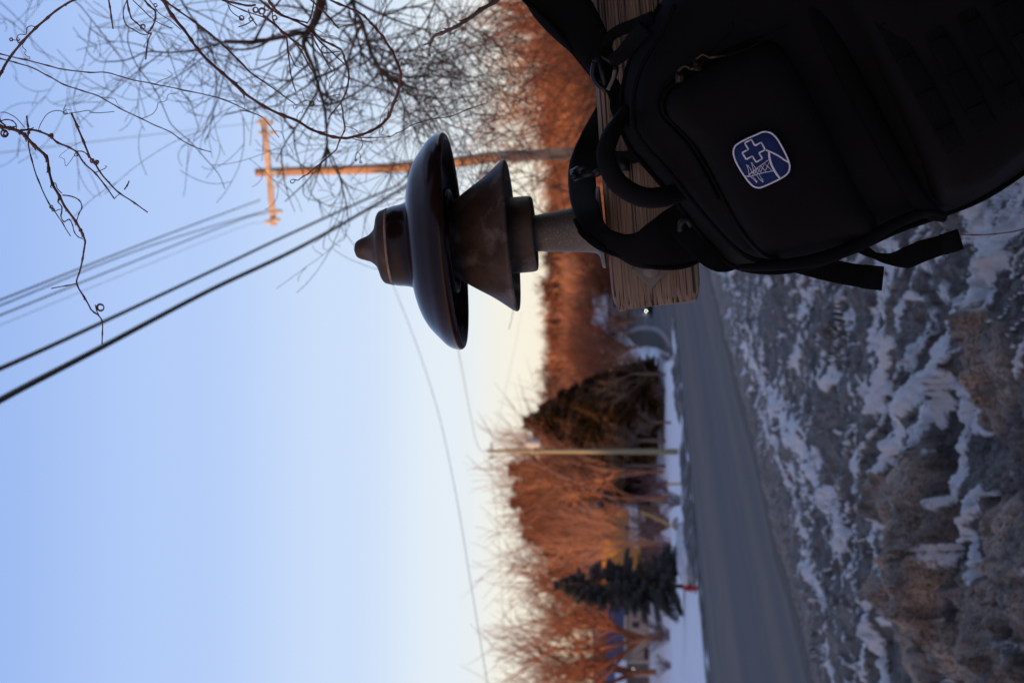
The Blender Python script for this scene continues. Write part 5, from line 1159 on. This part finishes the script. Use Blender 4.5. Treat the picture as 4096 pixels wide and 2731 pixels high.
# ------------------------------------------------------------------ cars by the junction
m_tyre = mat('tyre', (.015, .015, .016), (.03, .03, .03), 20, .8)
m_glass = mat('car_glass', (.01, .012, .014), (.02, .024, .03), 2, .08, spec=.6)
m_lamp = mat('headlamp_lit', (.9, .9, .8), (.9, .9, .8), 1, .3, emit=((1.0, .97, .80), 7))
def car(pos, heading, paint, label, name='car', lamps=False):
    t_ = thing(name, label, 'car', pos, 'cars at the junction'); R_ = Matrix.Rotation(heading, 3, 'Z')
    def T(x, y, z): return pos+R_ @ Vector((x, y, z))
    def sect(rows):
        mb = MB(); n = None
        for (y, hw, z0, z1, th_) in rows:
            s_ = [(-hw, z0), (-hw, (z0+z1)/2), (-hw*th_, z1), (0, z1+.03), (hw*th_, z1), (hw, (z0+z1)/2), (hw, z0), (0, z0)]
            mb.v += [T(x, y, z) for x, z in s_]; n = len(s_)
        m_ = len(rows)
        for i in range(m_-1):
            for k_ in range(n): mb.f.append((i*n+k_, i*n+(k_+1) % n, (i+1)*n+(k_+1) % n, (i+1)*n+k_))
        mb.f.append(tuple(reversed(range(n)))); mb.f.append(tuple((m_-1)*n+k_ for k_ in range(n))); return mb
    b1 = obj('body', sect([(-2.25, .78, .40, .66, .9), (-2.15, .86, .28, .78, .92), (-1.3, .90, .24, .92, .92), (-.8, .90, .22, .98, .93), (1.4, .90, .22, 1.0, .93), (2.1, .88, .26, 1.0, .92), (2.25, .80, .36, .9, .9)]), paint, t_)
    autosmooth(b1, 30)
    cb_ = obj('cabin', sect([(-1.0, .80, .95, .99, .95), (-.35, .76, .95, 1.42, .82), (.3, .76, .95, 1.50, .80), (1.2, .76, .95, 1.46, .80), (1.95, .78, .95, 1.02, .95)]), m_glass, t_); autosmooth(cb_, 30)
    mb = MB(); mb.box(T(0, .4, 1.51), R_ @ Vector((.60, 0, 0)), R_ @ Vector((0, .62, 0)), Vector((0, 0, .03))); obj('roof', mb, paint, t_)
    for x in (-.82, .82):
        for y in (-1.4, 1.35):
            mb = MB(); mb.lathe([(.16, -.10), (.30, -.10), (.33, -.07), (.33, .07), (.30, .10), (.16, .10)], T(x, y, .33), R_ @ Vector((1, 0, 0)), 20); wl = obj('wheel', mb, m_tyre, t_)
            mb = MB(); mb.lathe([(0, -.11), (.17, -.105), (.17, .105), (0, .11)], T(x, y, .33), R_ @ Vector((1, 0, 0)), 14); obj('rim', mb, m_grey, wl)
    for x in (-.62, .62):
        mb = MB(); mb.lathe([(0, .05), (.07, .045), (.10, .02), (.10, 0)], T(x, -2.2, .66), R_ @ Vector((0, -1, 0)), 14); obj('headlight', mb, m_lamp if lamps else m_porc, t_)
    mb = MB(); mb.box(T(0, -2.26, .45), R_ @ Vector((.5, 0, 0)), R_ @ Vector((0, .03, 0)), Vector((0, 0, .08))); obj('grille', mb, m_tyre, t_)
    for x in (-.95, .95):
        mb = MB(); mb.box(T(x, -.75, 1.02), R_ @ Vector((.08, 0, 0)), R_ @ Vector((0, .05, 0)), Vector((0, 0, .06))); obj('mirror', mb, paint, t_)
    return t_
m_carb = mat('car_paint_dark_teal', (.012, .030, .034), (.014, .034, .038), 1, .25, coat=.6)
m_carr = mat('car_paint_red', (.35, .02, .015), (.38, .025, .02), 1, .3, coat=.6)
q = P(2612, 1226, 222); q.z = g(q.y)+.06; car(q, math.radians(4), m_carb, 'dark car with headlights on, coming round the junction beside the beam end', lamps=True)
q = P(2510, 1212, 292); q.z = g(q.y)+.06; car(q, math.radians(80), m_carr, 'red car far up the side road, half hidden by the beam end')

# ------------------------------------------------------------------ houses
m_cream = mat('cream_siding', (.50, .45, .38), (.56, .51, .44), 2, .85)
m_blue_r = mat('blue_roof', (.035, .05, .13), (.05, .065, .16), 1.5, .6)
m_trim = mat('white_trim', (.55, .55, .55), (.6, .6, .6), 3, .7); m_dark = mat('dark_opening', (.02, .018, .02), (.03, .025, .028), 3, .3)
m_brick = mat('brown_brick', (.13, .09, .08), (.18, .13, .11), 3, .85)
HD = 232.0
def HP(X, Y, dd=0): return P(X, Y, HD+dd)
hb_ = HP(2604, 2560); z_g = g(hb_.y)+.1
house = thing('house', 'cream house with a blue roof and a railed porch behind the leaning tree', 'house', Vector((hb_.x, hb_.y, z_g)))
xl = HP(2600, 2900).x; xr = HP(2600, 2445).x; xp = HP(2600, 2634).x; zt = HP(2504, 2500).z; zr = HP(2442, 2500).z
mb = MB(); mb.box(((xl+xr)/2, HD+4, (z_g-.3+zt)/2), (abs(xr-xl)/2, 0, 0), (0, 4, 0), (0, 0, (zt-z_g+.3)/2)); obj('wall', mb, m_cream, house, False)
mb = MB(); x0, x1 = xl-.4, xr+.4; y0, y1 = HD-.5, HD+8.5; ym = HD+4
vs = [Vector(v) for v in [(x0, y0, zt), (x1, y0, zt), (x1, ym, zr+.25), (x0, ym, zr+.25), (x0, y1, zt), (x1, y1, zt), (x0, y0, zt+.16), (x1, y0, zt+.16), (x1, ym, zr+.45), (x0, ym, zr+.45), (x0, y1, zt+.16), (x1, y1, zt+.16)]]
mb.add(vs, [(0, 3, 2, 1), (3, 4, 5, 2), (6, 7, 8, 9), (9, 8, 11, 10), (0, 1, 7, 6), (4, 10, 11, 5), (0, 6, 9, 3), (3, 9, 10, 4), (1, 2, 8, 7), (2, 5, 11, 8)]); obj('roof', mb, m_blue_r, house, False)
mb = MB(); mb.box(((x0+x1)/2, y0-.06, zt+.07), ((x1-x0)/2, 0, 0), (0, .05, 0), (0, 0, .10)); obj('eaves', mb, m_trim, house, False)
def wbox(name, X0, X1, Y0, Y1, dd, th_, m_, parent=None):
    a = HP(X0, Y0, dd); b2 = HP(X1, Y1, dd); mb = MB(); mb.box(((a.x+b2.x)/2, HD+dd, (a.z+b2.z)/2), (abs(a.x-b2.x)/2, 0, 0), (0, th_, 0), (0, 0, abs(a.z-b2.z)/2)); return obj(name, mb, m_, parent or house, False)
wbox('door', 2576, 2598, 2590, 2634, -.03, .05, m_dark)
w1 = wbox('window', 2525, 2562, 2480, 2512, -.02, .05, m_trim); wbox('pane', 2529, 2558, 2484, 2508, -.09, .03, m_dark, w1)
wbox('vent', 2516, 2524, 2588, 2596, -.03, .05, m_dark)
wbox('porch_wall', 2515, 2596, 2645, 2900, -.05, .04, mat('grey_siding', (.20, .20, .19), (.25, .25, .24), 2, .9))
for Y_ in (2645, 2700, 2760): wbox('porch_post', 2508, 2604, Y_-3, Y_+3, -2.2, .07, m_trim)
for X_ in (2534, 2548, 2562, 2576): wbox('railing', X_-2, X_+2, 2672, 2900, -2.25, .04, m_barkd)
a = HP(2470, 2640, -2.6); b2 = HP(2512, 2900, -2.6)
mb = MB(); mb.add([Vector(v) for v in [(b2.x, HD-2.8, zt+.05), (a.x, HD-2.8, zt+.05), (a.x, HD+1.5, zt+1.1), (b2.x, HD+1.5, zt+1.1), (b2.x, HD-2.8, zt-.08), (a.x, HD-2.8, zt-.08), (a.x, HD+1.5, zt+.95), (b2.x, HD+1.5, zt+.95)]],
    [(0, 1, 2, 3), (4, 7, 6, 5), (0, 4, 5, 1), (1, 5, 6, 2), (2, 6, 7, 3), (3, 7, 4, 0)]); obj('porch_roof', mb, m_snow, house, False)
mb = MB(); mb.lathe([(0, -.1), (.08, -.07), (.1, 0), (.08, .07), (0, .1)], HP(2533, 2676, -1), Vector((0, 0, 1)), 12); obj('porch_lamp', mb, mat('porch_lamp_glow', (.9, .8, .8), (.9, .8, .8), 1, .5, emit=((1, .85, .85), 3.0)), house)
m_pink = mat('pale_siding', (.42, .38, .40), (.5, .46, .47), 2, .85)
def far_house(X, Y, D, w_, h_, label, wall, roofm=None):
    q = P(X, Y, D); z0 = (hz(q.x, q.y) if q.y > 326 else g(q.y))-.3; t_ = thing('house', label, 'house', Vector((q.x, q.y, z0)), 'small houses beyond the junction')
    mb = MB(); mb.box((q.x, q.y, z0+h_/2), (w_/2, 0, 0), (0, 3, 0), (0, 0, h_/2)); obj('wall', mb, wall, t_, False)
    mb = MB(); e = .4; x0, x1 = q.x-w_/2-e, q.x+w_/2+e; y0, ym, y1 = q.y-3.4, q.y, q.y+3.4; z1 = z0+h_; z2 = z1+1.9
    mb.add([Vector(v) for v in [(x0, y0, z1), (x1, y0, z1), (x1, y1, z1), (x0, y1, z1), (x0, ym, z2), (x1, ym, z2)]], [(0, 1, 5, 4), (2, 3, 4, 5), (0, 4, 3), (1, 2, 5), (3, 2, 1, 0)]); obj('roof', mb, roofm or m_snow, t_, False)
    for k_ in (-.28, .25):
        mb = MB(); mb.box((q.x+k_*w_, q.y-3.03, z0+h_*.55), (.55, 0, 0), (0, .05, 0), (0, 0, .5)); f_ = obj('window', mb, m_trim, t_, False)
        mb = MB(); mb.box((q.x+k_*w_, q.y-3.09, z0+h_*.55), (.47, 0, 0), (0, .03, 0), (0, 0, .42)); obj('pane', mb, m_dark, f_, False)
    mb = MB(); mb.box((q.x, q.y-3.03, z0+1), (.45, 0, 0), (0, .05, 0), (0, 0, 1)); obj('door', mb, m_dark, t_, False)
far_house(2450, 1215, 285, 7, 2.7, 'small snow roofed house just above the red car', m_pink)
far_house(2470, 1385, 300, 7, 2.6, 'low pale house with snowy roof above the junction corner', m_pink)
far_house(2400, 1450, 330, 6, 2.4, 'tiny house half hidden behind the far lit pole', m_brick)
far_house(2540, 2195, 207, 7.5, 5.6, 'ochre walled house glimpsed through the trees beside the dark spruce', mat('ochre_siding', (.42, .22, .06), (.52, .28, .08), 1, .85), m_brick)
far_house(2540, 2100, 206, 2.6, 2.3, 'small white shed behind the leaning yellow guard', mat('white_siding', (.33, .32, .32), (.4, .38, .38), 1, .85))
